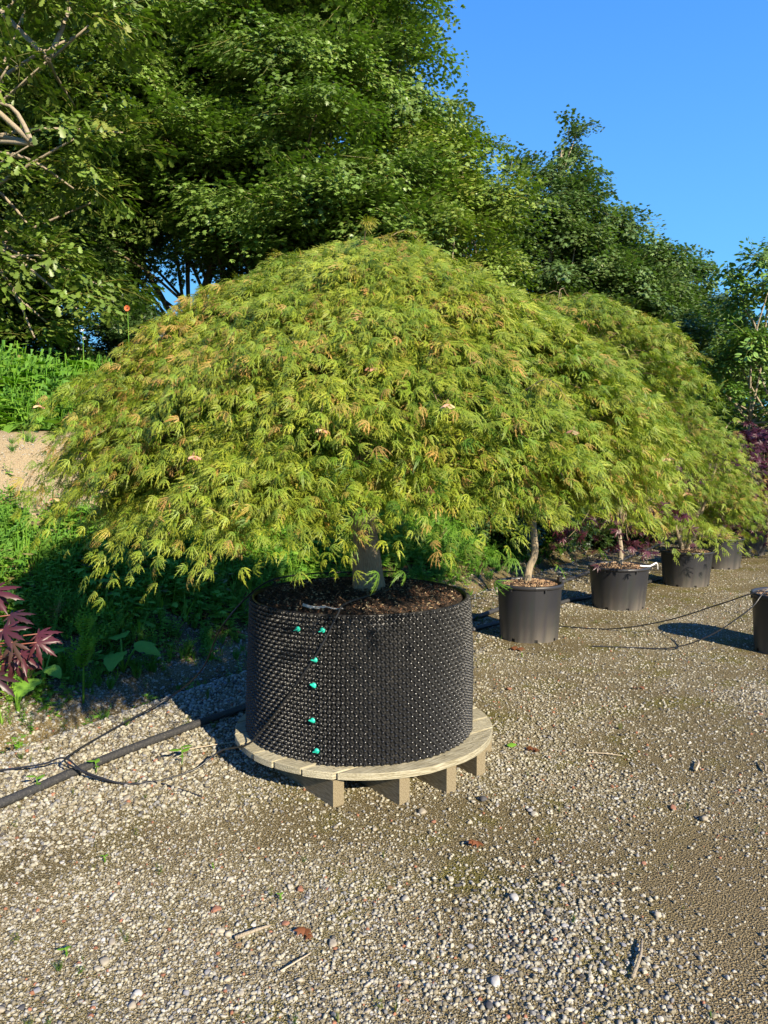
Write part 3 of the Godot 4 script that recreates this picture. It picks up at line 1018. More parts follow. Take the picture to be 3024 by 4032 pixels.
func make_weeds() -> void:
	rng.seed = 77
	var kinds := [[frond_tuft(1), 0], [frond_tuft(2), 0], [forb(3, OVAL, 0.24, 7), 1], [forb(4, MAPLE, 0.3, 5), 1], [forb(5, OVAL, 0.14, 12), 1], [grass_tuft(6), 2], [grass_tuft(7, 10), 2], [forb(8, OAK, 0.34, 5), 1]]
	var bins := []
	for k in kinds: bins.append(Copies3D.new())
	var tries := 0
	while tries < 34000:
		tries += 1
		var z := rng.randf_range(-13.0, -3.2)
		var x := rng.randf_range(-1, 1) * (0.55 * absf(z) + 1.2)
		var s := bank_s(x, z)
		if s < 0.62 or s > 8.5: continue
		var sand := heap(x, z)
		if sand > 0.25 and rng.randf() > 0.05: continue
		var want := 0.0
		if s < 1.1: want = 0.12 + 0.2 * smoothstep(0.9, 1.1, s)
		elif s < 1.5: want = 0.55
		elif s < 2.2: want = 0.85
		else: want = 0.85
		want *= 0.65 + 0.9 * clampf(patches.get_noise_2d(x * 2.0, z * 2.0) + 0.3, 0, 1)
		if rng.randf() > want: continue
		var hgt := lerpf(0.11, 0.30, smoothstep(0.9, 1.8, s))
		if s > 2.9: hgt = lerpf(0.26, 0.72, smoothstep(3.5, 4.4, s))
		if sand > 0.25: hgt = 0.11
		hgt *= rng.randf_range(0.55, 1.35)
		var near := rng.randf()
		var pick: int
		var n := patches.get_noise_2d(x * 2.6 + 30.0, z * 2.6)
		if n > 0.12: pick = [0, 1, 0, 4][rng.randi() % 4]
		elif n < -0.12: pick = [3, 7, 2, 3][rng.randi() % 4]
		else: pick = [2, 4, 5, 6, 4, 2][rng.randi() % 6]
		var c := Color(0.13, 0.30, 0.03).lerp(Color(0.26, 0.44, 0.05), rng.randf())
		if pick < 2: c = Color(0.11, 0.27, 0.045).lerp(Color(0.18, 0.36, 0.05), rng.randf())
		if near < 0.04: c = Color(0.30, 0.26, 0.10)
		bins[pick].put(Basis(Vector3.UP, rng.randf() * TAU).scaled(Vector3(hgt, hgt, hgt)), Vector3(x, land(x, z) - 0.01, z), c)
	# thin weeds and moss sprigs in the gravel
	for i in 420:
		var z := -1.9 - 6.0 * pow(rng.randf(), 1.5)
		var x := rng.randf_range(-1, 1) * (0.52 * absf(z))
		var s := bank_s(x, z)
		if s > 0.5 or Vector2(x + 0.1, z + 3.89).length() < 0.68: continue
		if rng.randf() > 0.25 + 0.75 * smoothstep(-0.8, 0.3, s): continue
		var hgt := rng.randf_range(0.012, 0.05) * (1.0 + smoothstep(-0.5, 0.3, s))
		bins[[5, 6, 4, 0, 2][rng.randi() % 5]].put(Basis(Vector3.UP, rng.randf() * TAU).scaled(Vector3(hgt, hgt, hgt)), Vector3(x, land(x, z), z), Color(0.09, 0.17, 0.03).lerp(Color(0.2, 0.2, 0.06), rng.randf()))
	var what := ["feathery green weeds covering the bank", "low leafy weeds covering the bank", "tufts of grass on the bank and in the gravel"]
	for k in kinds.size():
		var o := scatter("ground_cover", kinds[k][0], M.weed, bins[k], self)
		tag(o, what[kinds[k][1]], "weeds", "wild growth on the bank", "stuff")

func sprout(label: String, at: Vector2, h: float, leaves: int, group := "") -> void:
	var t := thing("seedling", label, "seedling", Vector3(at.x, land(at.x, at.y), at.y), group)
	var st := st_new()
	tube(st, PackedVector3Array([Vector3(0, -0.01, 0), Vector3(0.004, h * 0.5, 0), Vector3(0, h, 0.004)]), 0.003, 0.002, 4)
	obj("stem", done(st), M.weed_green, t)
	for k in leaves:
		var a := k * 2.4 + rng.randf()
		var o := Vector3(sin(a), 0, cos(a))
		var s2 := st_new()
		outline_leaf(s2, facing(o + Vector3(0, 0.35, 0), Vector3.UP, h * rng.randf_range(0.5, 0.8)), Vector3(0, h * (0.35 + 0.65 * (k + 1.0) / leaves), 0), OVAL, Color(1, 1, 1), 0.4)
		obj("leaf", done(s2), M.weed_green, t)

func tubing(called: String, label: String, category: String, pts: Array, r: float, m: Material, group := "") -> Node3D:
	var t := thing(called, label, category, Vector3.ZERO, group)
	var st := st_new()
	tube(st, smooth_path(pts, 8), r, r, 8)
	obj("tube_run", done(st), m, t)
	return t

func on_ground(x: float, z: float, up := 0.0) -> Vector3:
	return Vector3(x, land(x, z) + up, z)

func strip(st: SurfaceTool, p: Array, w: float, side: Vector3) -> void:
	for i in p.size() - 1:
		quad(st, p[i] - side * w, p[i] + side * w, p[i + 1] + side * w, p[i + 1] - side * w)

# palm-shaped seven-fingered leaf of the dark red maple; y forward
func palm_leaf(seed_: int) -> ArrayMesh:
	var r := RandomNumberGenerator.new()
	r.seed = seed_
	var st := st_new()
	for k in 7:
		var a := deg_to_rad([-118, -78, -40, 0, 40, 78, 118][k] + r.randf_range(-5, 5))
		var L: float = [0.38, 0.72, 0.95, 1.0, 0.95, 0.72, 0.38][k] * r.randf_range(0.92, 1.06)
		var droop := r.randf_range(0.15, 0.55)
		var d := Vector3(sin(a), cos(a), 0)
		var s := Vector3(cos(a), -sin(a), 0)
		var P := func(t: float, w: float) -> Vector3: return d * L * t + s * w * L + Vector3(0, 0, -droop * L * t * t - absf(w) * 0.45)
		var ts := [0.0, 0.22, 0.45, 0.68, 0.86, 1.0]
		var ws := [0.04, 0.07, 0.105, 0.085, 0.038, 0.0]
		for i in 5:
			for sg in [-1.0, 1.0]:
				var A: Vector3 = P.call(ts[i], 0.0)
				var B: Vector3 = P.call(ts[i], ws[i] * sg)
				var C: Vector3 = P.call(ts[i + 1], ws[i + 1] * sg)
				var D: Vector3 = P.call(ts[i + 1], 0.0)
				st.set_color(Color(1, 1, 1) * r.randf_range(0.88, 1.1))
				if sg > 0: quad(st, A, B, C, D)
				else: quad(st, D, C, B, A)
				if i in [1, 2, 3]:
					var tip: Vector3 = P.call(ts[i] + 0.10, ws[i] * sg * 1.22)
					if sg > 0: tri(st, B, tip, B.lerp(C, 0.6))
					else: tri(st, B.lerp(C, 0.6), tip, B)
	return done(st)

# ------------------------------------------------------------------ the scene
func _ready() -> void:
	rng.seed = 20240611
	bumps.seed = 4
	bumps.frequency = 0.12
	bumps.fractal_octaves = 3
	patches.seed = 17
	patches.frequency = 0.75
	patches.fractal_octaves = 3

	var cam := Camera3D.new()
	cam.name = "camera"
	cam.fov = 66.0
	cam.far = 400.0
	cam.near = 0.05
	add_child(cam)
	cam.position = Vector3(0, 1.5, 0)
	cam.rotation_degrees = Vector3(-4.2, 0, 0)
	cam.current = true

	var env := Environment.new()
	env.background_mode = Environment.BG_SKY
	var sky := Sky.new()
	var sm := ProceduralSkyMaterial.new()
	sm.sky_top_color = Color(0.019, 0.108, 0.485).linear_to_srgb()
	sm.sky_horizon_color = Color(0.135, 0.40, 0.57).linear_to_srgb()
	sm.sky_curve = 0.25
	sm.ground_bottom_color = Color(0.10, 0.09, 0.06).linear_to_srgb()
	sm.ground_horizon_color = Color(0.16, 0.17, 0.14).linear_to_srgb()
	sm.sun_angle_max = 4.0
	sky.sky_material = sm
	env.sky = sky
	env.tonemap_mode = Environment.TONE_MAPPER_LINEAR
	env.tonemap_exposure = 2.2
	env.sdfgi_enabled = true
	env.ssao_enabled = true
	env.ssil_enabled = true
	var we := WorldEnvironment.new()
	we.name = "surroundings"
	we.environment = env
	add_child(we)

	var sun := DirectionalLight3D.new()
	sun.name = "sun"
	sun.light_color = Color(1.0, 0.945, 0.84)
	sun.light_energy = 1.6
	sun.light_angular_distance = 0.5
	sun.shadow_enabled = true
	add_child(sun)
	var el := deg_to_rad(27.5)
	var az := deg_to_rad(33.0)
	sun.look_at_from_position(Vector3(sin(az) * cos(el), sin(el), cos(az) * cos(el)) * 20.0, Vector3.ZERO)

	make_materials()
	M.chip_mesh = chip_mesh()
	M.weed_green = M.weed.duplicate()
	M.weed_green.albedo_color = Color(0.16, 0.34, 0.035).linear_to_srgb()
	make_ground()
	make_gravel()
	make_stones()
	M.broad = [broad_leaf(1), broad_leaf(2), broad_leaf(3)]
	M.red_twig = mat(Color(0.20, 0.06, 0.035), 0.5)
	make_background()
	make_main()
	make_row()
	make_weeds()
	make_details()

func make_background() -> void:
	var maple := []
	var far_maple := []
	var oak := []
	var pale := []
	for k in 3:
		maple.append(spray(40 + k, MAPLE, 0.088, 110, 0.44, 0.18))
		far_maple.append(spray(50 + k, MAPLE, 0.105, 84, 0.44, 0.18))
		oak.append(spray(60 + k, OAK, 0.22, 22, 0.36, 0.15))
		pale.append(spray(70 + k, OVAL, 0.19, 26, 0.34, 0.25))
	var green := [Color(0.135, 0.22, 0.046), Color(0.20, 0.30, 0.065), Color(0.26, 0.34, 0.085)]
	var yellowish := [Color(0.16, 0.24, 0.038), Color(0.25, 0.33, 0.055), Color(0.32, 0.36, 0.08)]
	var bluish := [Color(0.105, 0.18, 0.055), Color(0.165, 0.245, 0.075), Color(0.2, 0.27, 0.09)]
	var grp := "trees along the top of the bank"
	var lib := func(x: float, z: float) -> Vector3: return Vector3(x, land(x, z) - 0.1, z)
	# tall multi-stemmed maple in the middle of the picture's tree mass
	var lobes := egg(Vector3(0.0, 5.6, 0.4), Vector3(1.35, 3.8, 1.6), 56, Vector2(0.6, 0.95), 0.2)
	lobes += egg(Vector3(-1.8, 4.7, 0.6), Vector3(1.3, 1.4, 1.2), 14, Vector2(0.5, 0.85))
	lobes += egg(Vector3(0.7, 3.4, 1.2), Vector3(0.9, 1.1, 0.8), 9, Vector2(0.5, 0.8))
	crown_tree("field_maple", "tall dark maple with a dense rounded crown right above the big laceleaf", "tree", lib.call(-0.9, -12.2), [[[Vector3(-0.9, 0, 0.2), Vector3(-0.8, 1.8, 0.1), Vector3(-0.4, 4.0, 0), Vector3(0.0, 8.0, 0)], 0.13], [[Vector3(-0.35, 0, 0), Vector3(-0.1, 1.9, 0), Vector3(0.4, 4.4, 0.3), Vector3(0.9, 7.5, 0.2)], 0.15], [[Vector3(0.5, 0, -0.2), Vector3(0.8, 2.0, -0.2), Vector3(1.3, 4.0, 0), Vector3(1.6, 6.0, 0)], 0.10]], lobes, maple, 46, Vector2(0.6, 0.95), green, M.leaf, grp)
	# its neighbour to the left
	lobes = egg(Vector3(-0.1, 6.1, 0.2), Vector3(1.8, 3.1, 1.6), 50, Vector2(0.6, 1.0), 0.2)
	lobes += egg(Vector3(-0.8, 3.3, 0.9), Vector3(0.9, 0.9, 0.8), 7, Vector2(0.4, 0.7))
	crown_tree("field_maple", "dark maple with bare mossy stems showing below its crown, left of the tallest maple", "tree", lib.call(-3.9, -12.4), [[[Vector3(-0.2, 0, 0.1), Vector3(-0.1, 2.0, 0), Vector3(0.2, 4.5, 0), Vector3(0.2, 8.5, 0)], 0.16], [[Vector3(0.75, 0, 0.3), Vector3(0.95, 1.8, 0.3), Vector3(1.5, 3.6, 0.4), Vector3(1.9, 6.0, 0.3)], 0.10], [[Vector3(1.25, 0, 0.2), Vector3(1.5, 1.8, 0.2), Vector3(1.7, 4.0, 0.2), Vector3(2.2, 7.0, 0.2)], 0.12]], lobes, maple, 44, Vector2(0.6, 0.95), green, M.leaf, grp)
	# the one at the far left, behind the oak
	lobes = egg(Vector3(0.0, 5.2, 0.2), Vector3(1.9, 4.0, 1.6), 44, Vector2(0.6, 1.0), 0.2)
	crown_tree("field_maple", "maple at the picture's left edge, behind the oak boughs", "tree", lib.call(-7.3, -12.2), [[[Vector3(0, 0, 0), Vector3(0.1, 2.5, 0), Vector3(0.2, 5.5, 0), Vector3(0.1, 9, 0)], 0.17]], lobes, maple, 36, Vector2(0.6, 0.95), green, M.leaf, grp)
	# sunlit yellow-green one that closes the mass on the right
	lobes = egg(Vector3(-0.2, 3.6, 0.2), Vector3(0.75, 2.2, 0.9), 30, Vector2(0.45, 0.7), 0.2)
	lobes += egg(Vector3(-0.3, 1.6, 0.6), Vector3(0.9, 0.9, 0.7), 9, Vector2(0.4, 0.65))
	crown_tree("hedge_maple", "sunlit yellow-green maple between the dark mass and the far group", "tree", lib.call(1.05, -11.6), [[[Vector3(-0.5, 0, 0), Vector3(-0.4, 1.8, 0.1), Vector3(-0.2, 3.2, 0), Vector3(-0.1, 4.6, 0)], 0.08], [[Vector3(0.3, 0, 0), Vector3(0.4, 1.5, 0.1), Vector3(0.3, 2.6, 0), Vector3(0.1, 3.8, 0)], 0.06]], lobes, maple, 46, Vector2(0.5, 0.85), yellowish, M.leaf, grp, M.bark)
	# oak boughs reaching in from the left
	lobes = egg(Vector3(1.75, 3.2, 0.8), Vector3(1.05, 1.9, 0.8), 26, Vector2(0.35, 0.6))
	lobes += egg(Vector3(1.6, 1.3, 0.7), Vector3(0.95, 0.55, 0.5), 12, Vector2(0.3, 0.5))
	lobes += egg(Vector3(-0.4, 4.2, 0.2), Vector3(1.2, 1.6, 1.2), 10, Vector2(0.4, 0.6))
	crown_tree("oak_tree", "oak with pale twigs and lobed leaves reaching in from the left", "tree", lib.call(-5.6, -9.6), [[[Vector3(-0.3, 0, 0), Vector3(-0.3, 1.5, 0), Vector3(-0.1, 3.0, 0.1), Vector3(0.2, 5.2, 0.1)], 0.12], [[Vector3(-0.2, 1.2, 0), Vector3(0.6, 2.0, 0.7), Vector3(1.3, 2.3, 1.2), Vector3(2.1, 2.6, 1.5)], 0.025], [[Vector3(-0.1, 2.4, 0.1), Vector3(0.7, 2.75, 0.7), Vector3(1.4, 3.0, 1.1), Vector3(2.2, 3.5, 1.3)], 0.022]], lobes, oak, 56, Vector2(0.32, 0.55), [Color(0.12, 0.19, 0.032), Color(0.18, 0.26, 0.045), Color(0.34, 0.36, 0.08)], M.leaf, "", M.bark)
	# ivy and scrub in the shade under the trees
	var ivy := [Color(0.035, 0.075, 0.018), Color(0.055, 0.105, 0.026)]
	for b in [[-6.4, -10.9, 3.2, "broad ivy-grown bush at the far left under the trees"], [-4.4, -10.6, 2.6, "ivy-grown bush under the bare mossy stems"], [-2.6, -10.9, 1.9, "dark ivy bush just left behind the laceleaf crown"], [-5.4, -10.0, 2.2, "ivy-grown bush between the oak's trunk and the weeds"], [-0.4, -11.0, 1.2, "dark scrub hidden behind the laceleaf crown"], [1.6, -11.6, 1.3, "dark scrub at the foot of the yellow-green maple"], [3.6, -13.4, 1.5, "dark scrub at the foot of the far maples"]]:
		var h: float = b[2]
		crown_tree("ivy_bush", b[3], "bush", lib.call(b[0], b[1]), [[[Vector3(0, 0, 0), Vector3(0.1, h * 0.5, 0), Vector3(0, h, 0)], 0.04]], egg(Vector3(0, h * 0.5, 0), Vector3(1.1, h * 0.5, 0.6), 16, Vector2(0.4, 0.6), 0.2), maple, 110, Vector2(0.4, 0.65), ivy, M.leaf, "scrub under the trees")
	# the far group, right of the mass
	lobes = egg(Vector3(-0.25, 3.8, 0.0), Vector3(1.25, 2.8, 1.1), 52, Vector2(0.5, 0.8), 0.2)
	lobes += [[Vector3(0.38, 7.8, 0), Vector3(0.26, 0.45, 0.26)], [Vector3(0.28, 7.3, 0), Vector3(0.38, 0.4, 0.38)], [Vector3(-0.75, 7.0, 0), Vector3(0.36, 0.45, 0.36)], [Vector3(0.5, 6.6, 0.2), Vector3(0.5, 0.45, 0.5)], [Vector3(-0.2, 6.8, 0.1), Vector3(0.45, 0.4, 0.45)]]
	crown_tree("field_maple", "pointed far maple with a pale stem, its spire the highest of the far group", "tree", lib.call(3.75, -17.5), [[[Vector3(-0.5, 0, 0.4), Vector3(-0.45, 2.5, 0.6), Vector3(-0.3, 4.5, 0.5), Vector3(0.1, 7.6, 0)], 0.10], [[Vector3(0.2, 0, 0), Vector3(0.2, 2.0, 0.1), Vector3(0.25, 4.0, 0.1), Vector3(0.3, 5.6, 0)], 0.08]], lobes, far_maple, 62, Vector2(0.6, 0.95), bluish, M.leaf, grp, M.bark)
	lobes = egg(Vector3(-0.1, 3.5, 0.0), Vector3(1.25, 2.9, 1.2), 40, Vector2(0.5, 0.85), 0.2)
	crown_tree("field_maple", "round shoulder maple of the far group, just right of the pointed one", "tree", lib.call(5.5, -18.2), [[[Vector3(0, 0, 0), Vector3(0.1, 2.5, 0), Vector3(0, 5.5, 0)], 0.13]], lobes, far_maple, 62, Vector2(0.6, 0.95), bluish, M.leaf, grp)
	lobes = egg(Vector3(-0.1, 3.2, 0.0), Vector3(1.2, 2.7, 1.2), 38, Vector2(0.5, 0.8), 0.2)
	lobes += [[Vector3(1.1, 4.9, 0), Vector3(0.45, 0.5, 0.45)], [Vector3(1.5, 3.4, 0.2), Vector3(0.5, 0.4, 0.45)]]
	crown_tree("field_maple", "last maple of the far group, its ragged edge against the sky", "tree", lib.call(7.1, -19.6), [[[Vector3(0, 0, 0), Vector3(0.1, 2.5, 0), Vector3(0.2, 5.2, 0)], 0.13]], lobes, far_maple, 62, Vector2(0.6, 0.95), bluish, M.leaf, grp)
	# lower leafy trees at the right edge
	lobes = egg(Vector3(0.0, 3.1, 0.0), Vector3(1.7, 2.5, 1.2), 34, Vector2(0.5, 0.8), 0.2)
	crown_tree("cherry_tree", "low mid-green tree between the far maples and the picture's right edge", "tree", lib.call(8.5, -20.5), [[[Vector3(0, 0, 0), Vector3(0.1, 1.5, 0), Vector3(0, 3.6, 0)], 0.10]], lobes, pale, 56, Vector2(0.6, 0.9), [Color(0.09, 0.165, 0.035), Color(0.14, 0.22, 0.05)], M.leaf, "small trees at the end of the row")
	lobes = egg(Vector3(0.0, 2.9, 0.0), Vector3(1.6, 2.5, 1.1), 42, Vector2(0.4, 0.65), 0.2)
	lobes += [[Vector3(0.0, 5.3, 0), Vector3(0.35, 0.6, 0.35)], [Vector3(-1.0, 4.9, 0), Vector3(0.4, 0.5, 0.4)], [Vector3(0.8, 5.5, 0), Vector3(0.4, 0.6, 0.4)]]
	crown_tree("cherry_tree", "light green small tree with shiny pale leaves at the right edge", "tree", lib.call(7.7, -15.6), [[[Vector3(-0.6, 0, 0.2), Vector3(-0.65, 1.2, 0.2), Vector3(-0.5, 2.2, 0), Vector3(-0.3, 3.4, 0)], 0.05], [[Vector3(0.4, 0, 0), Vector3(0.45, 1.4, 0), Vector3(0.3, 3.2, 0)], 0.05]], lobes, pale, 56, Vector2(0.45, 0.75), [Color(0.12, 0.22, 0.04), Color(0.19, 0.31, 0.06), Color(0.34, 0.42, 0.13)], M.leaf, "small trees at the end of the row", M.bark)
	lobes = egg(Vector3(0.0, 2.8, 0.0), Vector3(1.6, 2.4, 1.2), 26, Vector2(0.5, 0.8), 0.2)
	crown_tree("cherry_tree", "bushy green tree just beyond the picture's right edge", "tree", lib.call(10.2, -15.2), [[[Vector3(0, 0, 0), Vector3(0, 1.5, 0), Vector3(0, 3.6, 0)], 0.09]], lobes, pale, 26, Vector2(0.6, 0.9), [Color(0.08, 0.15, 0.03), Color(0.12, 0.2, 0.04)], M.leaf, "small trees at the end of the row")

func make_main() -> void:
	make_pallet(Vector3(-0.10, 0.151, -3.89))
	make_grow_pot(Vector3(-0.12, 0.151, -3.89))
	M.lace_leaves = [lace_leaf(1), lace_leaf(2), lace_leaf(3), lace_leaf(4)]
	var tree := thing("laceleaf_maple", "big spreading green laceleaf maple planted in the studded container", "tree", Vector3(-0.08, 0.80, -3.86))
	maple_trunk(tree, [Vector3(0, -0.02, 0), Vector3(0.0, 0.12, 0), Vector3(-0.02, 0.34, -0.01), Vector3(0.0, 0.62, -0.02), Vector3(0.03, 0.8, -0.03)], 0.085, 0.05, M.bark)
	for k in 7:
		var a := TAU * k / 7 + 0.3
		var st := st_new()
		var o := Vector3(sin(a), 0, cos(a))
		tube(st, smooth_path([Vector3(0.0, 0.6, -0.02), Vector3(0, 0.85, 0) + o * 0.25, Vector3(0, 1.05 + 0.1 * (k % 2), 0) + o * 0.7, Vector3(0, 0.75, 0) + o * 1.12], 5), 0.034, 0.010, 7, 0.05)
		obj("branch", done(st), M.bark, tree)
	# heights above the tree's own foot, and reach
	var prof := [[0.60, 1.0], [0.67, 1.14], [0.83, 1.22], [1.0, 1.17], [1.2, 0.98], [1.38, 0.77], [1.54, 0.50], [1.64, 0.28], [1.70, 0.05]]
	var cols := [Color(0.145, 0.23, 0.02), Color(0.36, 0.38, 0.042), Color(0.48, 0.265, 0.085)]
	# the hem hangs lower at the near left and near right than over the front of the container
	var hem := func(a: float) -> float:
		var d := wrapf(a, -PI, PI)
		return 0.10 * exp(-pow((d - 0.02) / 0.34, 2.0)) - 0.17 * exp(-pow((d + 0.50) / 0.20, 2.0)) - 0.05 * exp(-pow((d + 1.1) / 0.4, 2.0)) - 0.12 * exp(-pow((d - 0.57) / 0.15, 2.0)) + 0.05 * exp(-pow((d - 1.0) / 0.3, 2.0))
	var spots := lace_crown(tree, prof, Vector2(0.02, 0), 350, 330, Vector2(0.034, 0.068), Vector3(0, 0.75, 0), M.lace_leaves, M.lace, cols, hem)
	# an inner, looser layer so that the crown is not see-through
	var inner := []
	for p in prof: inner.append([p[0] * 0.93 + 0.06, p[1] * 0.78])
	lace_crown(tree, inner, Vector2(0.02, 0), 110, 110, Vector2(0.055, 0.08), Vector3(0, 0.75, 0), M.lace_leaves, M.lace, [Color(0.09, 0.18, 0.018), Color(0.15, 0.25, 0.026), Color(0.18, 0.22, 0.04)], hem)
	var sam := [samara_mesh(1), samara_mesh(2), samara_mesh(3)]
	var n := 0
	for s in spots:
		if s[1].z > 0.15 and rng.randf() < 0.30 and n < 26:
			var o := obj("seed_cluster", sam[n % 3], M.samara, tree)
			o.transform = Transform3D(Basis(Vector3.UP, rng.randf() * TAU).scaled(Vector3.ONE * 0.023), s[0] + s[1] * (s[2] * 0.85 + 0.03) - Vector3(0, s[2] * 0.5, 0))
			n += 1

func make_row() -> void:
	var even := func(_a: float) -> float: return 0.0
	var P := [[1.195, -6.41, 0.262, 0.235, 0.46], [2.32, -7.72, 0.285, 0.25, 0.41], [3.495, -9.05, 0.285, 0.25, 0.40], [4.46, -10.4, 0.285, 0.25, 0.40], [5.46, -11.8, 0.285, 0.25, 0.40], [3.10, -5.93, 0.275, 0.25, 0.447]]
	var what := ["black plastic pot nearest the studded container, dusty around its foot", "black plastic pot with leaf shadows all over, second in the row", "black plastic pot holding the many-stemmed laceleaf, third in the row", "black plastic pot mostly hidden behind the third, under laceleaf tips", "small-looking black pot at the far end of the row", "black plastic pot standing apart at the right edge"]
	for i in 6:
		var p: Array = P[i]
		plastic_pot(what[i], Vector3(p[0], land(p[0], p[1]), p[1]), p[2], p[3], p[4])
	var cols := [Color(0.13, 0.215, 0.02), Color(0.30, 0.335, 0.038), Color(0.42, 0.24, 0.08)]
	# tall laceleaf in the first pot
	var t := thing("laceleaf_maple", "tall green laceleaf maple on a thin leaning stem in the nearest plastic pot", "tree", Vector3(1.19, 0.45, -6.41))
	maple_trunk(t, [Vector3(-0.02, -0.02, 0), Vector3(0.0, 0.12, 0), Vector3(0.045, 0.26, 0), Vector3(0.03, 0.6, 0), Vector3(0.12, 1.2, 0), Vector3(0.2, 1.8, 0)], 0.034, 0.018, M.pale_bark, false)
	lace_crown(t, [[0.92, 0.58], [1.05, 0.75], [1.3, 0.88], [1.6, 0.93], [1.9, 0.86], [2.1, 0.68], [2.25, 0.42], [2.34, 0.2], [2.38, 0.05]], Vector2(0.26, -0.1), 120, 170, Vector2(0.05, 0.09), Vector3(0.1, 1.1, 0), M.lace_leaves, M.lace, cols, even)
	# the third pot's many-stemmed laceleaf
	t = thing("laceleaf_maple", "green laceleaf maple with several pale stems in the third pot", "tree", Vector3(3.47, 0.39, -9.05))
	for k in 4:
		var a := TAU * k / 4 + 0.5
		var st := st_new()
		var o := Vector3(sin(a), 0, cos(a))
		tube(st, smooth_path([Vector3(0, -0.02, 0) + o * 0.02, o * 0.10 + Vector3(0, 0.16, 0), o * 0.22 + Vector3(0, 0.45, 0), o * 0.4 + Vector3(0, 1.0, 0)], 4), 0.028, 0.012, 7, 0.04)
		obj("trunk", done(st), M.pale_bark, t)
	lace_crown(t, [[0.36, 0.62], [0.46, 0.74], [0.7, 0.66], [1.0, 0.52], [1.4, 0.36], [1.68, 0.2], [1.76, 0.05]], Vector2(-0.12, 0), 85, 130, Vector2(0.055, 0.095), Vector3(0, 0.5, 0), M.lace_leaves, M.lace, cols, even)
	# dark red maples
	var palms := [palm_leaf(11), palm_leaf(12), palm_leaf(13)]
	M.palms = palms
	var reds := [Color(0.045, 0.012, 0.020), Color(0.075, 0.018, 0.026), Color(0.12, 0.04, 0.05)]
	for q in [[2.31, -7.70, 0.39, "small dark red maple hanging low over the second pot", [[0.3, 0.4], [0.5, 0.55], [0.9, 0.6], [1.25, 0.35], [1.35, 0.05]], 24, 24], [4.5, -10.45, 0.38, "dark purple maple in the fourth pot, mostly hidden behind laceleaf", [[0.3, 0.35], [0.5, 0.5], [0.9, 0.5], [1.15, 0.3], [1.25, 0.05]], 26, 36], [5.75, -11.8, 0.38, "dense dark purple laceleaf maple at the right edge, in the farthest pot", [[0.18, 0.85], [0.45, 1.05], [0.9, 1.05], [1.25, 0.8], [1.45, 0.45], [1.52, 0.05]], 80, 90]]:
		var r := thing("red_maple", q[3], "tree", Vector3(q[0], q[2], q[1]))
		maple_trunk(r, [Vector3(0, -0.02, 0), Vector3(0.02, 0.15, 0), Vector3(0.0, 0.4, 0), Vector3(0.05, 0.9, 0)], 0.03, 0.012, M.bark, false)
		lace_crown(r, q[4], Vector2(0, 0), q[5], q[6], Vector2(0.055, 0.085), Vector3(0, 0.35, 0), palms, M.red, reds, even)

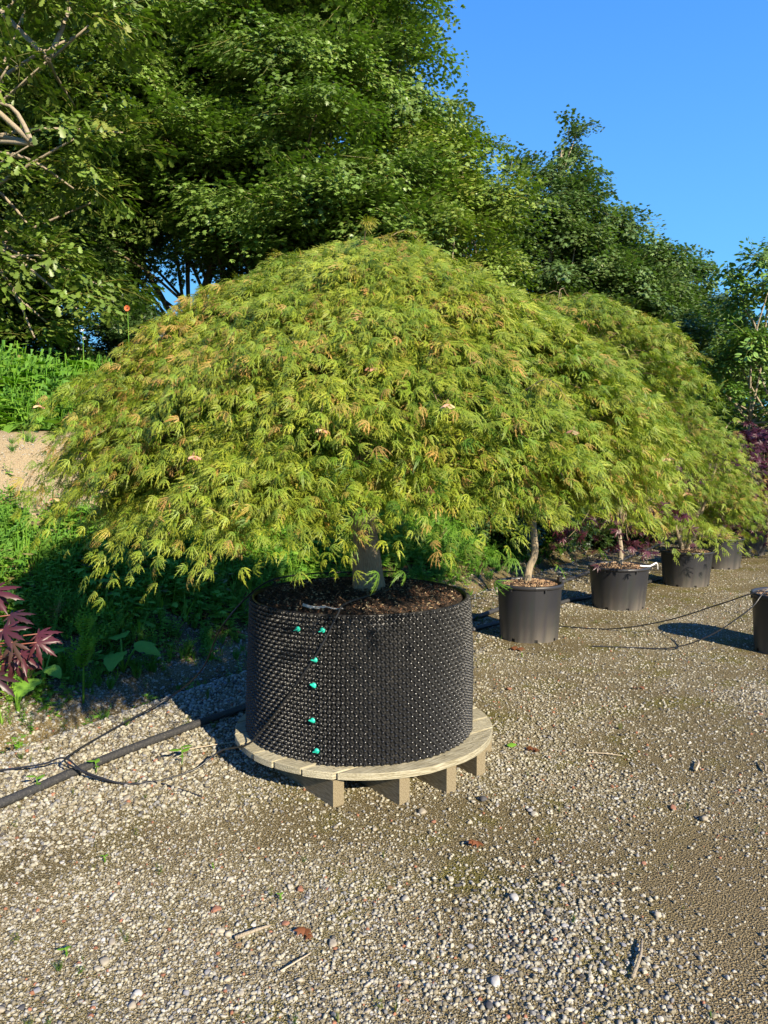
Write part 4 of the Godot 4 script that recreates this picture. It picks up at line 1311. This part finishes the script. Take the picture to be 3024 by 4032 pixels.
func make_details() -> void:
	rng.seed = 78
	# irrigation pipe along the foot of the bank
	var pts := []
	for t in [-2.5, -1.0, 0.0, 0.35, 0.7, 1.15, 1.5, 2.3, 3.2, 4.1, 5.0, 6.2, 7.4, 8.8, 10.5, 13.0]:
		var x: float = PIPE_A.x + ALONG.x * t + ACROSS.x * 0.03 * sin(t * 2.1)
		var z: float = PIPE_A.y + ALONG.y * t + ACROSS.y * 0.03 * sin(t * 2.1)
		pts.append(on_ground(x, z, 0.024))
	tubing("irrigation_pipe", "thick black irrigation pipe lying along the gravel from the lower left", "pipe", pts, 0.021, M.pipe)
	pts = []
	for p in [[0.75, -6.6], [1.3, -7.2], [1.82, -7.86], [2.12, -8.1], [2.9, -8.9], [3.6, -9.7]]:
		pts.append(on_ground(p[0], p[1], 0.020))
	tubing("irrigation_pipe", "thinner dark pipe on the ground between the first two plastic pots", "pipe", pts, 0.02, M.pipe)
	# thin drip tubes
	var c := Vector3(-0.12, 0.151, -3.89)
	var rim := func(a: float, y: float, r: float) -> Vector3: return c + Vector3(sin(a) * r, y, cos(a) * r)
	tubing("drip_tube", "thin black drip tube running down the front of the studded container", "tube", [Vector3(0.03, 0.84, -3.82), Vector3(-0.05, 0.845, -3.66), rim.call(-0.10, 0.70, 0.50), rim.call(-0.14, 0.668, 0.545), rim.call(-0.26, 0.53, 0.568), rim.call(-0.42, 0.39, 0.572), rim.call(-0.63, 0.23, 0.578), rim.call(-0.85, 0.09, 0.585), rim.call(-0.98, 0.012, 0.62), Vector3(-0.78, 0.09, -3.66), on_ground(-0.9, -3.6, 0.02), on_ground(-1.11, -3.48, 0.006), on_ground(-1.34, -3.51, 0.03), Vector3(-1.50, 0.075, -3.61), Vector3(-1.62, 0.04, -3.62), on_ground(-1.9, -3.6, 0.006)], 0.0045, M.hose, "thin drip tubes")
	tubing("drip_tube", "thin black drip tube arching from the container's back rim down to the pipe", "tube", [rim.call(2.6, 0.70, 0.50), rim.call(3.2, 0.69, 0.50), rim.call(3.9, 0.69, 0.52), rim.call(4.4, 0.665, 0.55), Vector3(-0.83, 0.62, -4.0), Vector3(-1.0, 0.32, -4.25), Vector3(-1.22, 0.12, -4.40), Vector3(-1.40, 0.05, -4.2), Vector3(-1.50, 0.03, -3.95), Vector3(-1.49, 0.07, -3.7), Vector3(-1.47, 0.07, -3.56), on_ground(-1.2, -3.47, 0.014), on_ground(-1.05, -3.5, 0.006), on_ground(-0.8, -3.35, 0.006)], 0.0045, M.hose, "thin drip tubes")
	tubing("drip_tube", "thin black drip tube sagging from the right-hand pot, upper of two", "tube", [Vector3(3.1, 0.45, -5.93), Vector3(2.84, 0.475, -5.86), Vector3(2.62, 0.36, -6.0), Vector3(2.3, 0.16, -6.3), on_ground(1.95, -6.6, 0.02), on_ground(1.6, -6.75, 0.007), on_ground(1.25, -6.95, 0.007)], 0.005, M.hose, "thin drip tubes")
	tubing("drip_tube", "thin black drip tube from the right-hand pot, lower one meeting the ground", "tube", [Vector3(3.08, 0.45, -5.9), Vector3(2.84, 0.478, -5.8), Vector3(2.7, 0.36, -5.75), Vector3(2.45, 0.16, -5.8), on_ground(2.2, -5.9, 0.03), on_ground(1.9, -6.0, 0.007), on_ground(1.62, -6.05, 0.007)], 0.005, M.hose, "thin drip tubes")
	# plant label and handle wires
	var lab := thing("plant_label", "bent white plant label lying on the soil at the container's front rim", "label", Vector3(-0.29, 0.815, -3.475))
	var st := st_new()
	strip(st, [Vector3(-0.075, 0.012, -0.022), Vector3(-0.04, 0.004, -0.006), Vector3(0.0, 0.003, 0.004), Vector3(0.03, 0.008, 0.006)], 0.011, Vector3(0.1, 0.35, -0.93).normalized())
	strip(st, [Vector3(0.03, 0.008, 0.006), Vector3(0.075, 0.002, 0.025), Vector3(0.11, 0.004, 0.028)], 0.004, Vector3(0.1, 0.35, -0.93).normalized())
	obj("strip", done(st), M.white, lab)
	for q in [[1.195 + 0.255, -6.40, 0.46, "white plastic clip and strap hanging on the nearest pot's rim"]]:
		var w := thing("rim_clip", q[3], "clip", Vector3(q[0], q[2], q[1]))
		st = st_new()
		strip(st, [Vector3(-0.01, 0.02, 0.0), Vector3(0.03, 0.03, 0.0), Vector3(0.055, -0.01, 0.0), Vector3(0.06, -0.06, 0.0), Vector3(0.045, -0.095, 0.0)], 0.009, Vector3(0, 0.0, -1))
		obj("strap", done(st), M.white, w)
		st = st_new(false)
		box(st, Basis(Vector3.UP, 0.4), Vector3(-0.01, 0.018, 0), Vector3(0.03, 0.035, 0.03))
		obj("clip_body", done(st), M.hose, w)
	tubing("pot_tie", "pale tie looped over the second pot's rim", "tie", [Vector3(2.47, 0.425, -7.55), Vector3(2.58, 0.415, -7.6), Vector3(2.68, 0.43, -7.7), Vector3(2.72, 0.36, -7.78)], 0.008, M.white)
	# red maple at the left
	var red := thing("red_maple_bough", "dark red palm-leaved maple reaching in at the left edge", "branch", Vector3(-1.32, -0.11, -1.95))
	st = st_new()
	tube(st, smooth_path([Vector3(0, -0.02, 0), Vector3(-0.02, 0.4, 0), Vector3(0.02, 0.8, 0), Vector3(0.0, 1.25, 0)], 5), 0.014, 0.006, 7)
	obj("stem", done(st), M.twig, red)
	var mk := func(c1: Color) -> StandardMaterial3D:
		var m: StandardMaterial3D = M.red.duplicate()
		m.albedo_color = c1.linear_to_srgb()
		return m
	var rm := [mk.call(Color(0.060, 0.017, 0.021)), mk.call(Color(0.078, 0.019, 0.023)), mk.call(Color(0.09, 0.048, 0.036)), mk.call(Color(0.048, 0.019, 0.022))]
	# leaf foot (x, y), pointing (right, up), size, tone
	for L in [[-0.965, 1.275, 1.0, -0.10, 0.085, 1], [-0.985, 1.272, 0.2, -0.6, 0.07, 0], [-1.03, 1.255, 0.3, -0.5, 0.07, 0], [-0.955, 1.20, 1.0, -0.12, 0.07, 3], [-0.945, 1.175, 0.95, -0.2, 0.075, 0], [-0.99, 1.165, 0.4, -0.8, 0.075, 3], [-0.885, 1.152, 1.0, -0.15, 0.072, 1], [-0.92, 1.145, -0.15, -0.8, 0.07, 2], [-0.878, 1.135, 0.8, -0.5, 0.068, 1], [-0.93, 1.10, 0.9, -0.45, 0.072, 1], [-0.97, 1.09, 0.1, -0.3, 0.07, 0], [-0.955, 1.075, 0.4, -0.75, 0.08, 0], [-0.985, 1.05, 0.7, -0.45, 0.08, 3], [-1.02, 1.02, 0.3, -0.9, 0.08, 3]]:
		var dz := rng.randf_range(-0.05, 0.05)
		var foot := Vector3(L[0] + 1.32, L[1], dz)
		var leaf := obj("leaf", palm_pick(), rm[L[5]], red)
		leaf.transform = Transform3D(facing(Vector3(L[2], L[3], rng.randf_range(-0.1, 0.35)), Vector3(-0.1, 0.75, 0.55) + rand_dir() * 0.25, L[4] * 0.9), foot)
		st = st_new()
		var from := Vector3(0.0, clampf(L[1] - 0.12, 0.3, 1.2), 0)
		tube(st, smooth_path([from, from.lerp(foot, 0.5) + Vector3(0, 0.03, 0), foot], 4), 0.004, 0.0015, 5)
		obj("twig", done(st), M.red_twig, red)
	# broad weeds one can pick out
	var lit := Color(0.22, 0.42, 0.05)
	var k := 0
	for w in [[-4.35, -8.0, 6, 0.34, "broad-leaved weed with big crinkled leaves above the sandy heap"], [-3.75, -7.8, 5, 0.3, "broad-leaved weed right of the biggest crinkled one"], [-4.1, -7.35, 6, 0.26, "broad-leaved weed at the top edge of the sandy heap"], [-3.3, -7.3, 5, 0.24, "broad-leaved weed beside the laceleaf's left flank"], [-4.7, -7.3, 5, 0.27, "broad-leaved weed at the left edge above the heap"], [-2.45, -4.45, 6, 0.24, "broad-leaved weed behind the red maple leaves"], [-2.1, -4.75, 5, 0.2, "shaded broad-leaved weed under the laceleaf's left tips"], [-1.75, -5.2, 5, 0.22, "shaded broad-leaved weed with rounded leaves left of the container"], [-2.75, -5.1, 5, 0.2, "sunlit broad-leaved weed at the foot of the heap"]]:
		broad_plant(w[4], Vector3(w[0], land(w[0], w[1]), w[1]), w[2], w[3], lit * rng.randf_range(0.8, 1.1))
		k += 1
	# the tall shaded weed with a stout stem
	var tall := thing("tall_weed", "tall feathery weed with a pale upright stem in the shade", "weed", on_ground(-1.85, -4.75))
	st = st_new()
	tube(st, PackedVector3Array([Vector3(0, -0.02, 0), Vector3(0.01, 0.25, 0), Vector3(0.02, 0.52, 0.01)]), 0.008, 0.004, 6)
	obj("stem", done(st), M.weed_green, tall)
	var ft := frond_tuft(33)
	for q in [[0.02, 0.40, 0.26], [0.0, 0.2, 0.3], [0.03, 0.30, 0.22]]:
		var o := obj("frond", ft, M.weed_green, tall)
		o.transform = Transform3D(Basis(Vector3.UP, rng.randf() * TAU).scaled(Vector3.ONE * q[2]), Vector3(q[0], q[1], 0))
	# seedlings in the gravel
	for q in [[-0.98, -3.72, 0.09, 4, "seedling with two pairs of leaves beside the pipe"], [-1.36, -3.62, 0.06, 3, "seedling at the loop of thin tube"], [-1.55, -3.42, 0.07, 3, "seedling hard by the pipe at the picture's left edge"], [-1.03, -2.8, 0.03, 3, "lone seedling in the open gravel at lower left"], [-0.35, -2.55, 0.028, 3, "tiny seedling in the gravel before the pallet"], [-0.95, -2.25, 0.035, 4, "seedling in the gravel near the bottom left corner"], [-0.62, -2.75, 0.02, 2, "two-leaved seedling in the gravel left of centre"], [1.02, -5.75, 0.03, 3, "yellow-green seedling near the nearest plastic pot"]]:
		sprout(q[4], Vector2(q[0], q[1]), q[2], q[3])
	# poppy and white umbels
	var pop := thing("poppy", "single orange-red poppy on a thin stem left of the laceleaf crown", "flower", Vector3(-2.42, 2.12, -7.5))
	pop.position.y = land(-2.42, -7.5)
	var ph := 2.86 - pop.position.y
	st = st_new()
	tube(st, PackedVector3Array([Vector3.ZERO, Vector3(0.03, ph * 0.5, 0), Vector3(0.02, ph, 0.0)]), 0.004, 0.003, 4)
	obj("stem", done(st), M.weed_green, pop)
	var pm := leafy(0.6, Color(0.6, 0.3, 0.2), 0.2)
	pm.albedo_color = Color(0.75, 0.19, 0.07).linear_to_srgb()
	for i in 4:
		st = st_new()
		var a := TAU * i / 4
		outline_leaf(st, facing(Vector3(cos(a), sin(a), 0.45), Vector3(-cos(a) * 0.4, -sin(a) * 0.4, 1), 0.032), Vector3(0.02, ph, 0), [[0.0, 0.0], [0.35, 0.2], [0.6, 0.6], [0.4, 0.95], [0.0, 1.0]], Color(1, 1, 1), -0.3)
		obj("petal", done(st), pm, pop)
	st = st_new()
	var ball := SphereMesh.new()
	ball.radius = 0.007
	ball.height = 0.014
	obj("seed_head", ball, M.hose, pop).position = Vector3(0.02, ph, 0.012)
	var um := thing("white_umbel", "small white flower heads on a stalk left of the laceleaf crown", "flower", on_ground(-2.75, -7.3))
	var uh := 2.62 - um.position.y
	st = st_new()
	tube(st, PackedVector3Array([Vector3.ZERO, Vector3(0, uh * 0.5, 0), Vector3(0.0, uh, 0)]), 0.004, 0.003, 4)
	obj("stem", done(st), M.weed_green, um)
	for q in [[0, 0.0], [0.01, -0.075], [-0.03, -0.17]]:
		var b := Copies3D.new()
		st = st_new()
		for i in 16:
			var d := rand_dir() * Vector3(1, 0.5, 1)
			outline_leaf(st, facing(d + Vector3(0, 0.6, 0), Vector3.UP, 0.018), d * 0.016, OVAL, Color(1, 1, 1), 0.1)
		var o := obj("flower_head", done(st), M.white, um)
		o.position = Vector3(q[0], uh + q[1], 0.01)
	# fallen leaves and sticks on the yard
	var dry: StandardMaterial3D = M.samara.duplicate()
	dry.albedo_color = Color(0.22, 0.085, 0.035).linear_to_srgb()
	var tan_: StandardMaterial3D = M.samara.duplicate()
	tan_.albedo_color = Color(0.32, 0.21, 0.11).linear_to_srgb()
	var litter := [[0.63, -3.95, 0.07, 0, "green fallen leaf beside the pallet"], [0.76, -3.93, 0.075, 1, "curled rusty dead leaf cluster beside the green fallen leaf"], [0.355, -2.93, 0.06, 1, "shrivelled red-brown dead leaf in front of the pallet"], [0.98, -5.95, 0.11, 1, "scatter of brown dead leaf by the nearest plastic pot"], [1.62, -4.95, 0.05, 1, "small rust-coloured leaf on the open yard"], [-0.45, -2.32, 0.05, 2, "tan dead leaf in the lower left gravel"], [-0.25, -2.36, 0.05, 1, "orange-brown leaf scrap near the bottom centre"], [-0.75, -3.9, 0.045, 1, "dark red leaf scrap under the container's shadow edge"], [0.02, -2.62, 0.035, 2, "small tan leaf scrap before the pallet's bearers"]]
	for q in litter:
		var o := thing("fallen_leaf", q[4], "fallen leaf", on_ground(q[0], q[1], 0.012))
		var s2 := st_new()
		for i in (3 if q[3] == 1 else 1):
			outline_leaf(s2, facing(Vector3(rng.randf_range(-1, 1), rng.randf_range(0, 0.3), rng.randf_range(-1, 1)), Vector3.UP + rand_dir() * 0.5, q[2] * rng.randf_range(0.5, 0.8)), Vector3(rng.randfn() * 0.012, 0.004 * i, rng.randfn() * 0.012), OVAL if q[3] == 0 else MAPLE, Color(1, 1, 1), 0.5)
		obj("blade", done(s2), [M.weed_green, dry, tan_][q[3]], o)
	var pale_stick := mat(Color(0.42, 0.34, 0.24), 0.8)
	for q in [[1.0, -3.86, 1.18, -3.81, 0.003, "thin straw-coloured twig right of the fallen green leaf"], [1.47, -3.62, 1.53, -3.74, 0.006, "short pale stick on the bare yard"], [1.80, -3.62, 1.83, -3.73, 0.006, "short dark-barked stick near the right edge"], [0.70, -2.12, 0.78, -2.28, 0.006, "bent dark stick beside the loose gravel heap"], [-0.46, -2.33, -0.36, -2.39, 0.007, "dark stick lying in the lower left gravel"], [-1.05, -3.86, -0.75, -4.0, 0.003, "long pale straw above the pipe"], [-0.30, -2.18, -0.22, -2.26, 0.003, "short straw near the bottom edge"]]:
		var o := thing("stick", q[5], "stick", Vector3.ZERO)
		st = st_new()
		var a := on_ground(q[0], q[1], q[4] + 0.006)
		var b := on_ground(q[2], q[3], q[4] + 0.008)
		tube(st, smooth_path([a, a.lerp(b, 0.5) + Vector3(0.006, 0.006, 0.004), b], 4), q[4], q[4] * 0.6, 6, 0.1)
		obj("wood", done(st), M.bark if "dark" in q[5] else pale_stick, o)

var palm_n := 0
func palm_pick() -> Mesh:
	if not M.has("red_twig"): M.red_twig = mat(Color(0.20, 0.06, 0.035), 0.5)
	palm_n += 1
	return M.palms[palm_n % 3]
